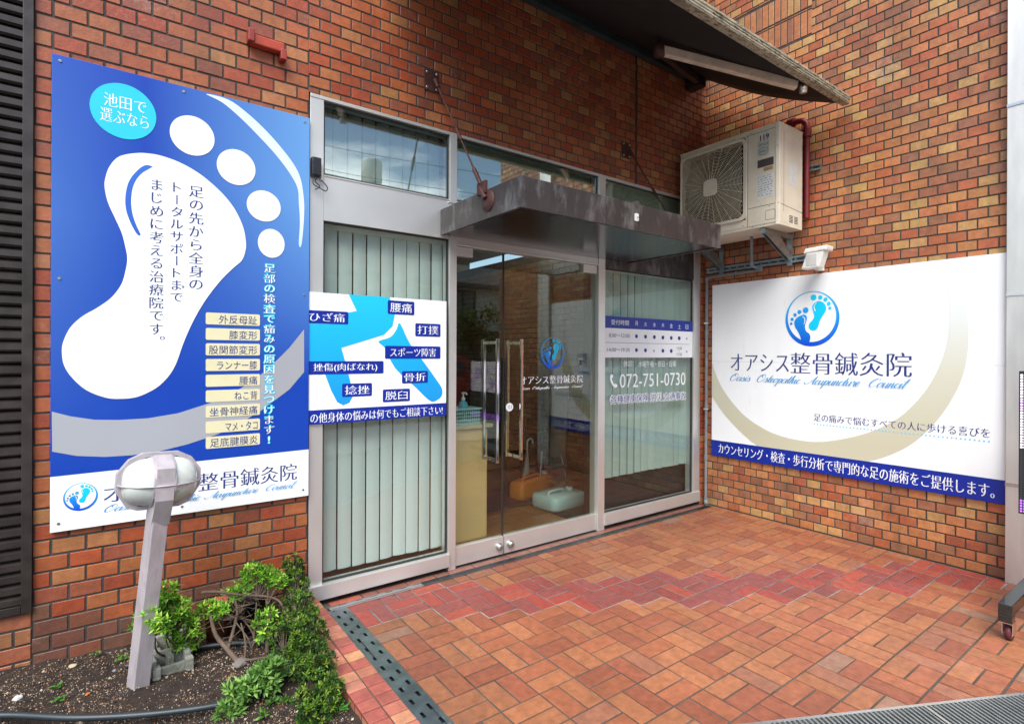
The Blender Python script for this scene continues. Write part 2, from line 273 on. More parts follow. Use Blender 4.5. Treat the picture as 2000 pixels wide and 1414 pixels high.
D={'foot':[(-4.3848,2.3219),(-4.4476,2.293),(-4.4833,2.2405),(-4.4993,2.18),(-4.5002,2.1354),(-4.4879,2.0741),(-4.4622,2.0079),(-4.4388,1.9471),(-4.4256,1.8881),(-4.4178,1.8331),(-4.4237,1.7767),(-4.4399,1.7104),(-4.4766,1.6479),(-4.5271,1.5992),(-4.5763,1.5608),(-4.6175,1.5101),(-4.6411,1.4477),(-4.6457,1.3993),(-4.6374,1.342),(-4.6101,1.2885),(-4.5614,1.2335),(-4.4971,1.1993),(-4.4458,1.1906),(-4.3779,1.1969),(-4.3078,1.234),(-4.2599,1.2855),(-4.2274,1.3481),(-4.1946,1.4557),(-4.1528,1.5652),(-4.1015,1.6675),(-4.04,1.7627),(-3.9859,1.8289),(-3.9445,1.8744),(-3.9278,1.9281),(-3.9267,1.9738),(-3.9394,2.0444),(-3.9752,2.1252),(-4.0262,2.1913),(-4.0882,2.2466),(-4.1485,2.2866),(-4.2187,2.3164),(-4.2867,2.3305),(-4.3363,2.3307)],'footarc':[(-4.3252,2.2737),(-4.3524,2.2726),(-4.3845,2.2384),(-4.4134,2.1839),(-4.4253,2.117),(-4.4235,2.0591),(-4.4103,2.0094),(-4.389,1.9604),(-4.3756,1.944),(-4.3687,1.9502),(-4.3837,1.9873),(-4.3998,2.0435),(-4.4043,2.1077),(-4.395,2.1744),(-4.3685,2.2286),(-4.328,2.2678)],'cyan':(-4.4322,2.5015,0.1229,0.1247),'toes':[(-4.1624,2.4566,0.0936,0.0952),(-3.9708,2.3434,0.088,0.0895),(-3.8415,2.1682,0.0815,0.0799),(-3.8049,1.9783,0.0651,0.0753)],'stripe':[(-4.009,2.6754),(-3.9252,2.6326),(-3.845,2.5732),(-3.769,2.5026),(-3.6977,2.4205),(-3.6612,2.3518),(-3.6447,2.263),(-3.6399,2.1641),(-3.6524,1.9935),(-3.6671,1.9917),(-3.6617,2.1071),(-3.6679,2.2207),(-3.6755,2.2956),(-3.719,2.3706),(-3.7897,2.4531),(-3.8718,2.5298),(-3.9511,2.5968),(-4.034,2.6528),(-4.1067,2.6756)],'band':[(-4.6783,1.146),(-4.6164,1.122),(-4.5327,1.1012),(-4.4455,1.0944),(-4.3388,1.0947),(-4.2184,1.1111),(-4.091,1.1515),(-4.0019,1.188),(-3.9468,1.222),(-3.8999,1.2518),(-3.8375,1.3031),(-3.7734,1.3665),(-3.7127,1.4316),(-3.638,1.5318),(-3.6371,1.3),(-3.7119,1.2087),(-3.8319,1.1173),(-3.8513,1.1025),(-3.9462,1.0459),(-4.0463,0.9973),(-4.1762,0.9589),(-4.2909,0.9362),(-4.3999,0.9287),(-4.4963,0.9317),(-4.5953,0.9469),(-4.6765,0.9739)],'whitestrip':[(-4.6762,0.8648),(-3.6354,0.8768)],'sign':[(-4.6895,2.6831),(-4.6737,0.6292),(-3.6527,2.6714),(-3.6233,0.6304)],'labels':[(-4.1038,1.5426,-3.8588,1.6011),(-4.1035,1.4661,-3.8586,1.5246),(-4.1033,1.3896,-3.8583,1.4491),(-4.103,1.312,-3.858,1.3716),(-4.1028,1.234,-3.8577,1.2935),(-4.1025,1.1579,-3.8574,1.2165),(-4.1022,1.0814,-3.8572,1.14),(-4.102,1.0038,-3.8569,1.0624),(-4.1017,0.9277,-3.8566,0.9863)],'labtext':[('外反母趾',(-4.0465,1.5478,-3.8723,1.5912)),('膝変形',(-4.0012,1.4711,-3.8721,1.5147)),('股関節変形',(-4.0902,1.3957,-3.8718,1.4389)),('ランナー膝',(-4.0546,1.318,-3.8715,1.3613)),('腰痛',(-3.9544,1.2389,-3.8703,1.2827)),('ねこ背',(-3.9763,1.1628,-3.87,1.2065)),('坐骨神経痛',(-4.0856,1.087,-3.8697,1.1302)),('マメ・タコ',(-4.0159,1.0086,-3.8684,1.0521)),('足底腱膜炎',(-4.0833,0.9333,-3.8672,0.9765))],'vcols':[('足の先から全身の',(-4.1778,1.7024,-4.1136,2.2182)),('トータルサポートまで',(-4.2538,1.6381,-4.1982,2.222)),('まじめに考える治療院です。',(-4.3349,1.4203,-4.2775,2.2211))],'vlight':('足部の検査で痛みの原因を見つけます!',(-3.8405,0.921,-3.7853,1.8714)),'circtext':[('池田で',(-4.5044,2.5107,-4.349,2.5701)),('選ぶなら',(-4.5168,2.4406,-4.3384,2.5))],'logoL':(-4.5803,0.765,0.0598,0.0606),'nameL':(-4.4994,0.7214,-3.6739,0.8091),'scriptL':(-4.4956,0.6682,-3.6736,0.7141),'rsign':[(0.0761,2.081),(0.0957,0.465),(2.1899,2.0415),(2.1961,0.4783)],'rlogo':(0.9998,1.6965,0.2123,0.2203),'lg':{'ring_in':(-0.009,0.066,0.896,0.907),'rt':[(0.076,0.769,0.107),(0.321,0.751,0.079),(0.508,0.665,0.076),(0.625,0.509,0.069),(0.663,0.347,0.055)],'lt':[(-0.218,0.323,0.107),(-0.456,0.271,0.076),(-0.625,0.171,0.069),(-0.736,0.012,0.062),(-0.77,-0.147,0.052)],'rf':[(0.225,0.62),(0.079,0.544),(0.024,0.413),(0.069,0.24),(0.097,0.067),(0.024,-0.064),(-0.079,-0.174),(-0.093,-0.302),(-0.035,-0.392),(0.086,-0.427),(0.19,-0.385),(0.259,-0.261),(0.311,-0.088),(0.432,0.119),(0.518,0.257),(0.528,0.396),(0.449,0.541),(0.335,0.61)],'lf':[(-0.328,0.161),(-0.518,0.085),(-0.646,-0.06),(-0.625,-0.261),(-0.518,-0.434),(-0.432,-0.606),(-0.387,-0.762),(-0.363,-0.9),(-0.121,-0.9),(-0.041,-0.71),(-0.069,-0.554),(-0.19,-0.451),(-0.242,-0.261),(-0.173,-0.019),(-0.183,0.102),(-0.242,0.154)],'ra':[(0.173,0.568),(0.114,0.499),(0.086,0.413),(0.107,0.326),(0.142,0.264),(0.155,0.278),(0.121,0.354),(0.111,0.437),(0.135,0.506),(0.183,0.554)],'la':[(-0.321,0.105),(-0.259,0.057),(-0.225,-0.036),(-0.238,-0.123),(-0.273,-0.192),(-0.287,-0.181),(-0.263,-0.105),(-0.256,-0.036),(-0.28,0.036),(-0.335,0.088)]},'rname1':('オアシス',(0.287,1.2655,0.8166,1.4142)),'rname2':('整骨鍼灸院',(0.8346,1.2541,1.6905,1.4259)),'rscript':(0.2839,1.1433,1.6863,1.239),'rtag':(1.0229,0.8813,2.1204,0.9422),'rdots':[(1.0261,0.8571),(2.1158,0.8591)],'rstrip':[(0.0882,0.6156),(2.1963,0.6245)],'rstext':(0.1651,0.5008,2.1442,0.5918),'rin':[(0.0844,1.3422),(0.1926,1.1101),(0.3897,0.8937),(0.5923,0.7768),(0.7816,0.7243),(1.0207,0.7146),(1.2403,0.7655),(1.4428,0.8485),(1.606,0.9577),(1.7242,1.0914),(1.8145,1.2444),(1.8798,1.431),(1.9038,1.6141),(1.8998,1.8106),(1.8688,1.9714),(1.8245,2.0697)],'rout':[(0.0861,1.0226),(0.2542,0.8286),(0.5321,0.624),(0.8645,0.5339),(1.1699,0.567),(1.4229,0.6251),(1.5948,0.7122),(1.7254,0.8196),(1.8489,0.9809),(1.9345,1.145),(1.9863,1.3024),(2.0082,1.482),(2.0055,1.6355),(1.9842,1.8035),(1.9365,1.9504),(1.888,2.061)],'wb':[(-3.6282,1.7406),(-3.6442,1.0197),(-2.7592,1.7383),(-2.7556,0.9985)],'wleg1':[(-3.391,1.747),(-3.1442,1.7438),(-3.1093,1.6422),(-3.1247,1.5673),(-3.1788,1.5141),(-3.2768,1.4829),(-3.432,1.4336),(-3.4092,1.3538),(-3.3746,1.2193),(-3.3657,1.1553),(-3.3842,1.1208),(-3.4194,1.1071),(-3.4544,1.127),(-3.4891,1.1951),(-3.5302,1.3063),(-3.6293,1.3683),(-3.6301,1.5767),(-3.3448,1.6479)],'wleg2':[(-3.0773,1.5869),(-3.0122,1.4654),(-2.9119,1.3439),(-2.8255,1.234),(-2.7884,1.1781),(-2.7934,1.1311),(-2.8422,1.102),(-2.8853,1.1149),(-2.9781,1.1998),(-3.1078,1.3153),(-3.1707,1.4335),(-3.2137,1.4739),(-3.14,1.5003),(-3.101,1.5459)],'wlab':[('ひざ痛',(-3.6289,1.5676,-3.3933,1.6392)),('腰痛',(-3.1563,1.6395,-2.9836,1.7217)),('打撲',(-2.9764,1.5106,-2.8025,1.5909)),('スポーツ障害',(-3.1722,1.3717,-2.8018,1.449)),('挫傷(肉ばなれ)',(-3.6252,1.285,-3.181,1.358)),('骨折',(-3.063,1.221,-2.8894,1.2956)),('捻挫',(-3.4268,1.1543,-3.2517,1.2297)),('脱臼',(-3.1849,1.1128,-3.0107,1.1887))],'wstrip':[(-3.6603,1.0943),(-2.7577,1.0822)],'wtext':(-3.6474,1.0166,-2.7859,1.0716),'sc':[(-1.3075,1.7191),(-1.3054,1.3828),(-0.151,1.7109),(-0.1463,1.3763)],'scb':[(-1.3069,1.6229),(-0.1503,1.6145)],'scl':[(-1.3062,1.5064),(-0.2018,1.4957)],'sct':[('受付時間',(-1.2352,1.6458,-1.0249,1.6888),'w'),('月',(-0.95,1.6489,-0.9156,1.6869),'w'),('火',(-0.8339,1.6462,-0.7984,1.6848),'w'),('水',(-0.719,1.6451,-0.6825,1.6842),'w'),('木',(-0.6046,1.6445,-0.5671,1.6842),'w'),('金',(-0.4899,1.6438,-0.4513,1.6841),'w'),('土',(-0.375,1.6397,-0.3353,1.6805),'w'),('日',(-0.2665,1.6398,-0.2257,1.6812),'w'),('8:00～12:00',(-1.2595,1.5445,-1.0153,1.5755),'g'),('14:00～19:30',(-1.2795,1.4273,-1.0145,1.4582),'g'),('13:00',(-0.3923,1.4507,-0.317,1.477),'g'),('～',(-0.3661,1.4329,-0.3421,1.4395),'g'),('17:00',(-0.3919,1.3947,-0.3166,1.4211),'g'),('×',(-0.2603,1.543,-0.2346,1.5644),'n'),('×',(-0.2594,1.423,-0.2337,1.4443),'n'),('×',(-0.7164,1.4268,-0.6934,1.447),'n')],'scd':[(-0.9303,1.5596,0.0163,0.0165),(-0.8155,1.5585,0.0168,0.0168),(-0.7,1.5574,0.0173,0.017),(-0.5851,1.5562,0.0178,0.0173),(-0.4699,1.5549,0.0183,0.0175),(-0.3565,1.5547,0.0188,0.0178),(-0.9295,1.4425,0.0163,0.0165),(-0.8147,1.4416,0.0168,0.0168),(-0.5843,1.4391,0.0178,0.0173),(-0.469,1.438,0.0183,0.0175)],'gt':[('休診',(-1.0909,1.3026,-0.9782,1.3558),'w'),('水曜午後・祝日・日曜',(-0.9078,1.2971,-0.4067,1.3503),'w'),('072-751-0730',(-1.1332,1.129,-0.2661,1.2435),'w'),('各種健康保険',(-1.2438,1.0034,-0.7791,1.0713),'b'),('労災',(-0.7508,0.9985,-0.5932,1.0695),'b'),('交通事故',(-0.5715,0.9956,-0.2575,1.0662),'b')],'phone':[(-1.2449,1.2282),(-1.2325,1.2415),(-1.2174,1.2395),(-1.2131,1.2187),(-1.2248,1.2119),(-1.2213,1.1953),(-1.2094,1.1714),(-1.1959,1.1604),(-1.1858,1.1672),(-1.1637,1.1547),(-1.1636,1.1434),(-1.1813,1.1321),(-1.2042,1.1405),(-1.2279,1.166),(-1.2431,1.1959)],'dlogo':(-1.8351,1.4116,0.1136,0.1185),'dname':(-2.1376,1.1844,-1.5286,1.2449),'dscript':(-2.1373,1.1376,-1.5325,1.1678),'pull':(-2.2308,1.0291,0.0315,0.0285)}
# ------------------------------------------------------------------ materials
M={}
M['brick']=attr_mat('glazed_brick',rough=.40,bump=.3,white=.30,dirt=.45,gain=.86)
M['brickF']=M['brick']
M['mortar']=mat('mortar',(.060,.052,.047),.9,var=.3,bump=.4)
M['tile']=attr_mat('floor_tile',rough=.48,bump=.35,bscale=120,grime=.3,white=.12,dirt=.30)
M['grout']=mat('grout',(.075,.066,.057),.9,var=.45,scale=5,bump=.5)
M['steel']=mat('brushed_steel',(.72,.72,.70),.42,.72,var=.05,scale=3,rvar=.06,stain=((.42,.38,.33),6,.66,.85))
M['steel2']=mat('satin_steel',(.75,.745,.72),.28,1,var=.08,scale=4,rvar=.06)
M['chrome']=mat('polished_steel',(.85,.85,.84),.07,1,var=.04)
M['drain']=mat('drain_steel',(.30,.34,.35),.30,1,var=.25,scale=14,bump=.1,stain=((.16,.15,.13),8,.6,.85))
M['canopy']=mat('weathered_bronze_and_reflection',(.060,.050,.048),.42,.4,var=.25,scale=4,stretch=(3,3,1.2),bump=.08,stain=((.20,.195,.195),3,.50,.68))
M['under']=mat('canopy_soffit',(.035,.03,.026),.2,.6,var=.2,scale=2)
M['darkbronze']=mat('dark_bronze',(.055,.045,.042),.33,.5,var=.3,scale=12,bump=.08,stain=((.09,.085,.085),22,.66,.74))
M['rust']=mat('red_oxide_iron',(.075,.026,.022),.6,.2,var=.35,scale=30,bump=.3)
M['glass']=glass_mat('window_glass',(.93,.97,.95),.85)
M['glassdoor']=glass_mat('door_glass',(.90,.94,.90),1.25)
M['glassup']=glass_mat('upper_glass',(.86,.92,.90),4.4)
M['blind']=mat('blind_fabric',(.76,.80,.79),.75,var=.06,scale=3,stretch=(1,1,.2))
_n=M['blind'].node_tree; _t=_n.nodes.new('ShaderNodeBsdfTranslucent'); _t.inputs[0].default_value=(.70,.76,.75,1); _m=_n.nodes.new('ShaderNodeMixShader'); _m.inputs[0].default_value=.35
_n.links.new(_n.nodes['Principled BSDF'].outputs[0],_m.inputs[1]); _n.links.new(_t.outputs[0],_m.inputs[2]); _n.links.new(_m.outputs[0],_n.nodes['Material Output'].inputs[0])
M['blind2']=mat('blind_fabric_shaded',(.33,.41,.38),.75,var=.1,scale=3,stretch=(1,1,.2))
M['film']=mat('green_panel',(.42,.48,.38),.6,var=.12,scale=2)
M['black']=mat('black_plastic',(.02,.02,.02),.45,var=.3)
M['dark']=mat('dark_board',(.012,.016,.02),.4,var=.3)
M['white']=mat('sign_white',(.87,.90,.92),.35,var=.02,scale=1.5,spec=.4,stretch=(5,5,1),stain=((.72,.74,.75),3.2,.60,.80))
M['whitep']=mat('white_plastic',(.78,.76,.72),.45,var=.08,scale=10,stain=((.45,.40,.32),12,.66,.8))
M['navy']=mat('sign_navy',(.003,.022,.30),.35,var=.05,scale=2)
M['ink']=mat('ink_navy',(.02,.035,.2),.5,var=.04)
M['inkblue']=mat('ink_blue',(.06,.33,.66),.5,var=.04)
M['inkgrey']=mat('ink_grey',(.16,.17,.24),.5,var=.04)
M['cyan']=mat('print_cyan',(.02,.56,.82),.35,var=.03)
M['cyanlight']=mat('print_light_cyan',(.12,.55,.85),.35,var=.03)
M['cream']=mat('print_cream',(.72,.68,.44),.4,var=.03)
M['silver']=mat('print_silver',(.36,.38,.42),.35,var=.06,scale=1.2)
M['soil']=mat('soil',(.024,.015,.011),.95,var=.6,scale=22,bump=.9,bscale=140)
M['acbody']=mat('ac_cream',(.66,.60,.48),.45,var=.08,scale=6,stain=((.26,.21,.14),9,.62,.85))
M['grille']=mat('grille_wire',(.66,.58,.43),.45,.2,var=.2,scale=30)
M['galv']=mat('galvanised_steel',(.33,.38,.38),.42,.85,var=.25,scale=18,stain=((.16,.15,.14),10,.6,.8))
M['pvc']=mat('grey_pipe',(.17,.19,.20),.5,var=.2,scale=12)
M['redpipe']=mat('red_pipe_paint',(.17,.010,.012),.45,var=.2)
M['lilac']=mat('aged_aluminium',(.53,.49,.52),.40,.35,var=.18,scale=7,stretch=(3,3,1),bump=.08,stain=((.30,.25,.31),7,.55,.8))
M['opal']=mat('opal_glass',(.62,.67,.64),.10,var=.06,scale=3,stain=((.15,.15,.08),9,.60,.70),coat=.8)
M['concrete']=mat('concrete_block',(.30,.31,.27),.9,var=.25,scale=20,bump=.8,bscale=90,stain=((.07,.08,.04),9,.5,.75))
M['bark']=mat('bark',(.13,.09,.065),.85,var=.35,scale=30,bump=.5)
M['terracotta']=mat('terracotta',(.32,.075,.03),.7,var=.15)
M['hose']=mat('rubber_hose',(.018,.028,.035),.42,var=.3,scale=8)
M['fabric']=mat('awning_fabric',(.009,.006,.005),.85,var=.25,scale=5)
M['awnbar']=mat('mossy_awning_bar',(.38,.34,.25),.6,.2,var=.3,scale=10,stretch=(1,2.5,2.5),stain=((.07,.066,.03),26,.50,.60))
M['arm']=mat('awning_arm_paint',(.70,.56,.44),.5,var=.15,scale=14,stretch=(1,1,1),stain=((.25,.16,.1),20,.6,.8))
M['interior']=mat('interior_wall',(.26,.20,.12),.7,var=.1,scale=2)
M['counter']=mat('counter_laminate',(.78,.55,.26),.45,var=.06,scale=2)
M['ceil']=mat('ceiling_white',(.6,.62,.58),.8)
M['woodfloor']=attr_mat('interior_tile',rough=.35,bump=.15)
M['orange']=mat('orange_plastic',(.75,.25,.02),.35,var=.08)
M['paleblue']=mat('pale_blue_plastic',(.42,.60,.62),.35,var=.06)
M['teal']=mat('pale_teal_plastic',(.40,.68,.70),.35,var=.06)
M['asphalt']=mat('asphalt',(.06,.06,.06),.9,var=.25,scale=40,bump=.5)
M['pave']=mat('pavement_concrete',(.30,.29,.27),.85,var=.15,scale=6,bump=.3)
M['siding']=mat('white_siding',(.80,.80,.72),.7,var=.06,scale=4)
M['roof']=mat('grey_roof_tiles',(.10,.11,.12),.6,var=.3,scale=20,bump=.4)
M['beige']=mat('beige_render',(.55,.48,.36),.8,var=.08,scale=2)
M['winframe']=mat('dark_window_frame',(.03,.03,.03),.5)
M['panes']=mat('dark_pane',(.05,.08,.10),.08,var=.2)
M['carred']=mat('red_car_paint',(.42,.015,.015),.25,var=.03,coat=.8)
M['tyre']=mat('tyre_rubber',(.02,.02,.02),.8)
M['rubberpad']=mat('castor_wheel',(.36,.42,.62),.45,var=.1)
M['burg']=mat('castor_tread',(.10,.02,.03),.5)
def leafmat(name,c1,c2):
    m=mat(name,c1,.42,var=.15); n=m.node_tree; p=n.nodes['Principled BSDF']; a=n.nodes.new('ShaderNodeAttribute'); a.attribute_name='tint'; n.links.new(a.outputs['Color'],p.inputs['Base Color'])
    p.inputs['Specular IOR Level'].default_value=.35
    t=n.nodes.new('ShaderNodeBsdfTranslucent'); n.links.new(a.outputs['Color'],t.inputs[0]); mx=n.nodes.new('ShaderNodeMixShader'); mx.inputs[0].default_value=.3
    o=n.nodes['Material Output']; n.links.new(p.outputs[0],mx.inputs[1]); n.links.new(t.outputs[0],mx.inputs[2]); n.links.new(mx.outputs[0],o.inputs[0]); return m
M['leaf']=leafmat('leaf',(.1,.3,.03),0)
# ------------------------------------------------------------------ brick walls
PAL=[((.42,.115,.043),7),((.38,.080,.032),5),((.30,.088,.045),4),((.44,.185,.072),2.5),((.42,.135,.050),5)]
PALR=[((.52,.195,.078),7),((.47,.14,.060),5),((.35,.15,.078),4),((.56,.31,.12),3.5),((.40,.15,.07),3),((.56,.235,.09),4)]
def pick(pal):
    t=random.random()*sum(w for _,w in pal)
    for c,w in pal:
        t-=w
        if t<=0: break
    k=random.uniform(.88,1.12); return (c[0]*k,c[1]*k*random.uniform(.93,1.07),c[2]*k)
def bricks(mb,plane,u0,u1,v0,v1,pu,pv,g=.0095,d0=0,dep=.007,ou=0,ov=0,pal=PAL,skip=None,bev=.0016,vert=False,colf=None):
    i0=math.floor((v0-ov)/pv)
    for r in range(i0,math.ceil((v1-ov)/pv)+1):
        a=max(v0,ov+r*pv+g/2); b=min(v1,ov+(r+1)*pv-g/2)
        if b-a<.006: continue
        off=ou+(pu/2 if r%2 and not vert else 0)
        c0=math.floor((u0-off)/pu)
        for c in range(c0,math.ceil((u1-off)/pu)+1):
            p=max(u0,off+c*pu+g/2); q=min(u1,off+(c+1)*pu-g/2)
            if q-p<.006: continue
            if skip and skip((p+q)/2,(a+b)/2): continue
            e=random.uniform(-.0006,.0006)
            j=[random.uniform(-.0007,.0007) for _ in range(8)]
            o_=[(p+j[0],a+j[1]),(q+j[2],a+j[3]),(q+j[4],b+j[5]),(p+j[6],b+j[7])]
            i_=[(p+bev+j[0],a+bev+j[1]),(q-bev+j[2],a+bev+j[3]),(q-bev+j[4],b-bev+j[5]),(p+bev+j[6],b-bev+j[7])]
            vs=[plane(u,v,d0-dep) for u,v in o_]+[plane(u,v,d0-bev+e) for u,v in o_]+[plane(u,v,d0+e) for u,v in i_]
            fs=[(8,9,10,11)]
            for k in range(4): fs.append((k,(k+1)%4,4+(k+1)%4,4+k)); fs.append((4+k,4+(k+1)%4,8+(k+1)%4,8+k))
            mb.add(vs,fs,col=colf((p+q)/2,(a+b)/2) if colf else pick(pal))
# front wall: left pier and the band over the shop windows, one wall
fw=thing('brick_wall',(-3,0,0),'red brick front wall around the shop windows, behind the blue foot sign','wall')
b=MB(); PF=planeF(0)
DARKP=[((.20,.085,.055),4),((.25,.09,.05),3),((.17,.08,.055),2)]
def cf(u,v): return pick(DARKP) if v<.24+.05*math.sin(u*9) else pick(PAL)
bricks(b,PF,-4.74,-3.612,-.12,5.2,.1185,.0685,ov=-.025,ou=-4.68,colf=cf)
bricks(b,PF,-3.612,-.965,2.838,5.2,.1175,.0648,ov=.02,ou=-3.612)
bricks(b,PF,-.945,.02,2.838,5.2,.1175,.0648,ov=.02,ou=-.945)
bricks(b,PF,-.056,.02,0,2.838,.1175,.0648)
b.build('brick_face',M['brick'],fw)
b=MB(); b.box(-4.74,-3.612,.004,.2,-.3,5.2); b.box(-3.612,-.965,.004,.2,2.838,5.2); b.box(-.945,.02,.004,.2,2.838,5.2); b.box(-.056,.02,.004,.2,-.1,2.838); b.build('mortar_backing',M['mortar'],fw)
MB().box(-.965,-.945,.003,.19,2.838,5.2).build('expansion_joint',M['black'],fw)
rw=thing('brick_wall',(.02,-1,0),'lighter orange brick side wall carrying the air conditioner and white sign','wall')
b=MB(); PR=planeR(.02)
sol=lambda u,v:(u<.98 and 3.995<v<4.21+.0)or(u<.98 and 4.21<=v<4.44)
bricks(b,PR,0,2.26,-.01,3.99,.109,.0675,ov=.0,ou=.03,pal=PALR)
bricks(b,PR,2.44,3.4,-.01,5.4,.109,.0675,ov=0,ou=.03,pal=PALR)
bricks(b,PR,0.98,2.26,3.99,5.4,.109,.0675,ov=0,ou=.03,pal=PALR)
bricks(b,PR,0,.98,3.995,4.21,.0555,.2,g=.009,ov=3.9975,ou=.0,pal=PALR,vert=True)
bricks(b,PR,0,.98,4.215,4.43,.0555,.2,g=.009,ov=4.22,ou=.0,pal=PALR,vert=True)
bricks(b,PR,0,.98,4.44,5.4,.109,.0675,ov=0,ou=.03,pal=PALR)
b.build('brick_face',M['brick'],rw)
MB().box(.024,.3,-3.4,.2,-.3,5.4).build('mortar_backing',M['mortar'],rw)
# ------------------------------------------------------------------ ground
t_,u0,v0=0.19125,-3.05598,-1.16629
EDGE=lambda x:-1.83-(x+2.85)*.528-.0      # near edge of tiles (mat)
b=MB(); rnd=random.Random(3)
TP_=[((.34,.115,.056),6),((.37,.143,.066),6),((.29,.092,.050),4),((.32,.13,.075),1.5),((.31,.165,.11),.35)]
def tile(mb,x0,x1,y0,y1,col,z=0,bev=.0022,dep=.008,dz=0):
    j=rnd.uniform(-.0008,.0008)+dz
    o_=[(x0,y0),(x1,y0),(x1,y1),(x0,y1)]; i_=[(x0+bev,y0+bev),(x1-bev,y0+bev),(x1-bev,y1-bev),(x0+bev,y1-bev)]
    vs=[(x,y,z-dep) for x,y in o_]+[(x,y,z-bev*.6+j) for x,y in o_]+[(x,y,z+j) for x,y in i_]
    fs=[(8,9,10,11)]
    for k in range(4): fs.append((k,(k+1)%4,4+(k+1)%4,4+k)); fs.append((4+k,4+(k+1)%4,8+(k+1)%4,8+k))
    mb.add(vs,fs,col=col)
def cl(v,a,c): return max(a,min(c,v))
def tilecol(cx,cy):
    a=(cx-u0)/t_; bq=-(cy-v0)/t_
    if -5.65+.57*a<bq<-3.42+.565*a:
        return rnd.choice([(.32,.060,.045),(.26,.058,.048),(.35,.075,.050),(.25,.066,.058)])
    tt=rnd.random()*17.85; 
    for c,w_ in TP_:
        tt-=w_
        if tt<=0: break
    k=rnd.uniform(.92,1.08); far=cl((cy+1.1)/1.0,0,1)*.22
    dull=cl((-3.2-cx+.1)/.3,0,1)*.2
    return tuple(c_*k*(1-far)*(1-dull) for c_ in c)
g=.0085; lightg=[]
for i in range(-3,24):
    for j in range(-7,14):
        X0=u0+i*t_; Y1=v0-j*t_; X1=X0+t_; Y0=Y1-t_
        xm=(X0+X1)/2; ym=(Y0+Y1)/2
        tl=[]
        if (i+j)%2==0: tl=[(X0,X1,Y0,ym),(X0,X1,ym,Y1)]
        else: tl=[(X0,xm,Y0,Y1),(xm,X1,Y0,Y1)]
        for a0,a1,c0,c1 in tl:
            a0=max(a0,-3.432); a1=min(a1,.018 if c1>-2.2 else 3); c1=min(c1,-.115)
            if a1-a0<.02 or c1-c0<.02: continue
            cxx,cyy=(a0+a1)/2,(c0+c1)/2
            if cyy<EDGE(cxx)-.14: continue
            gg=g*rnd.uniform(.8,1.3)
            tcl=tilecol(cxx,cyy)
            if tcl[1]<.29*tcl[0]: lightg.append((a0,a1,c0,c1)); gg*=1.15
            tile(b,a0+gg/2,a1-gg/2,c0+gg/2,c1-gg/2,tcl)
# border row under the shop window
x=-3.50; k=0
while x<-.0:
    L=.185 if k%3!=1 else .092
    x1=min(x+L,.0)
    if x1-x>.02: tile(b,x+.003,x1-.003,-.062,-.0,(.25*rnd.uniform(.8,1.1),.10,.075) if x>-3.4 else (.42,.12,.08))
    x=x1+.003; k+=1
pv=b.build('paved_floor',M['tile']); tag(pv,'basket-weave terracotta paving with a diagonal band of red tiles','paving',kind='structure')
lb_=MB()
for q in lightg: lb_.add([(q[0]-.002,q[2]-.002,-.0032),(q[1]+.002,q[2]-.002,-.0032),(q[1]+.002,q[3]+.002,-.0032),(q[0]-.002,q[3]+.002,-.0032)],[(0,1,2,3)])
tag(lb_.build('pale_grout',mat('pale_grout',(.26,.24,.22),.9,var=.35,scale=20)),'pale grout between the red tiles','grout',kind='structure')
tag(MB().box(-3.56,6,-4.0,.02,-.10,-.0045).build('paving_bed',M['grout']),'dark grout bed under the terracotta paving','grout',kind='structure')
tag(MB().box(-300,300,-300,300,-.5,-.16).build('ground',M['asphalt']),'grey ground','ground',kind='structure')
tag(MB().box(-40,60,-7.2,-4.6,-.15,-.02).build('pavement',M['pave']),'concrete pavement','pavement',kind='structure')
tag(MB().box(-60,80,-13.4,-7.2,-.155,-.12).build('road',M['asphalt']),'asphalt road','road',kind='structure')
b=MB()
for xx in range(-60,80,5): b.box(xx,xx+2.5,-10.36,-10.24,-.12,-.115)
b.box(-60,80,-7.55,-7.43,-.12,-.115); b.box(-60,80,-13.2,-13.05,-.12,-.115)
tag(b.build('road_marking',mat('road_paint',(.7,.7,.66),.7)),'white painted road lines','marking',kind='structure')
# soil bed
b=MB(); nx,ny=110,90; X0,X1,Y0,Y1=-6.2,-3.72,-2.3,-.0
def soilz(x,y):
    z=.035+.10*max(0,(-4.35-x))**1.0*(1 if y>-.8 else .9)+.03*noise.noise(Vector((x*3,y*3,0)))+.012*noise.noise(Vector((x*14,y*14,3)))+.006*noise.noise(Vector((x*45,y*45,7)))
    return min(z,.16)-.02*max(0,-y-.5)
vs=[(X0+(X1-X0)*i/nx,Y0+(Y1-Y0)*j/ny,soilz(X0+(X1-X0)*i/nx,Y0+(Y1-Y0)*j/ny)) for j in range(ny+1) for i in range(nx+1)]
b.add(vs,[(j*(nx+1)+i,j*(nx+1)+i+1,(j+1)*(nx+1)+i+1,(j+1)*(nx+1)+i) for j in range(ny) for i in range(nx)],smooth=True)
tag(b.build('soil',M['soil']),'dark planting bed soil','soil',kind='structure')
b=MB(); rs=random.Random(11)
def grain(mb,x,y,z,s,c,rs):
    q=Euler((rs.uniform(0,6),rs.uniform(0,6),rs.uniform(0,6))).to_matrix(); sx,sy,sz=s*rs.uniform(.7,1.3),s*rs.uniform(.6,1.1),s*rs.uniform(.5,.9)
    vs=[q@Vector(v) for v in ((sx,0,0),(-sx,0,0),(0,sy,0),(0,-sy,0),(0,0,sz),(0,0,-sz))]
    mb.add([v+Vector((x,y,z)) for v in vs],[(0,2,4),(2,1,4),(1,3,4),(3,0,4),(2,0,5),(1,2,5),(3,1,5),(0,3,5)],col=c)
GC=[(.46,.36,.26),(.34,.24,.16),(.12,.08,.05),(.5,.42,.32),(.05,.035,.025),(.30,.13,.06),(.03,.02,.015)]
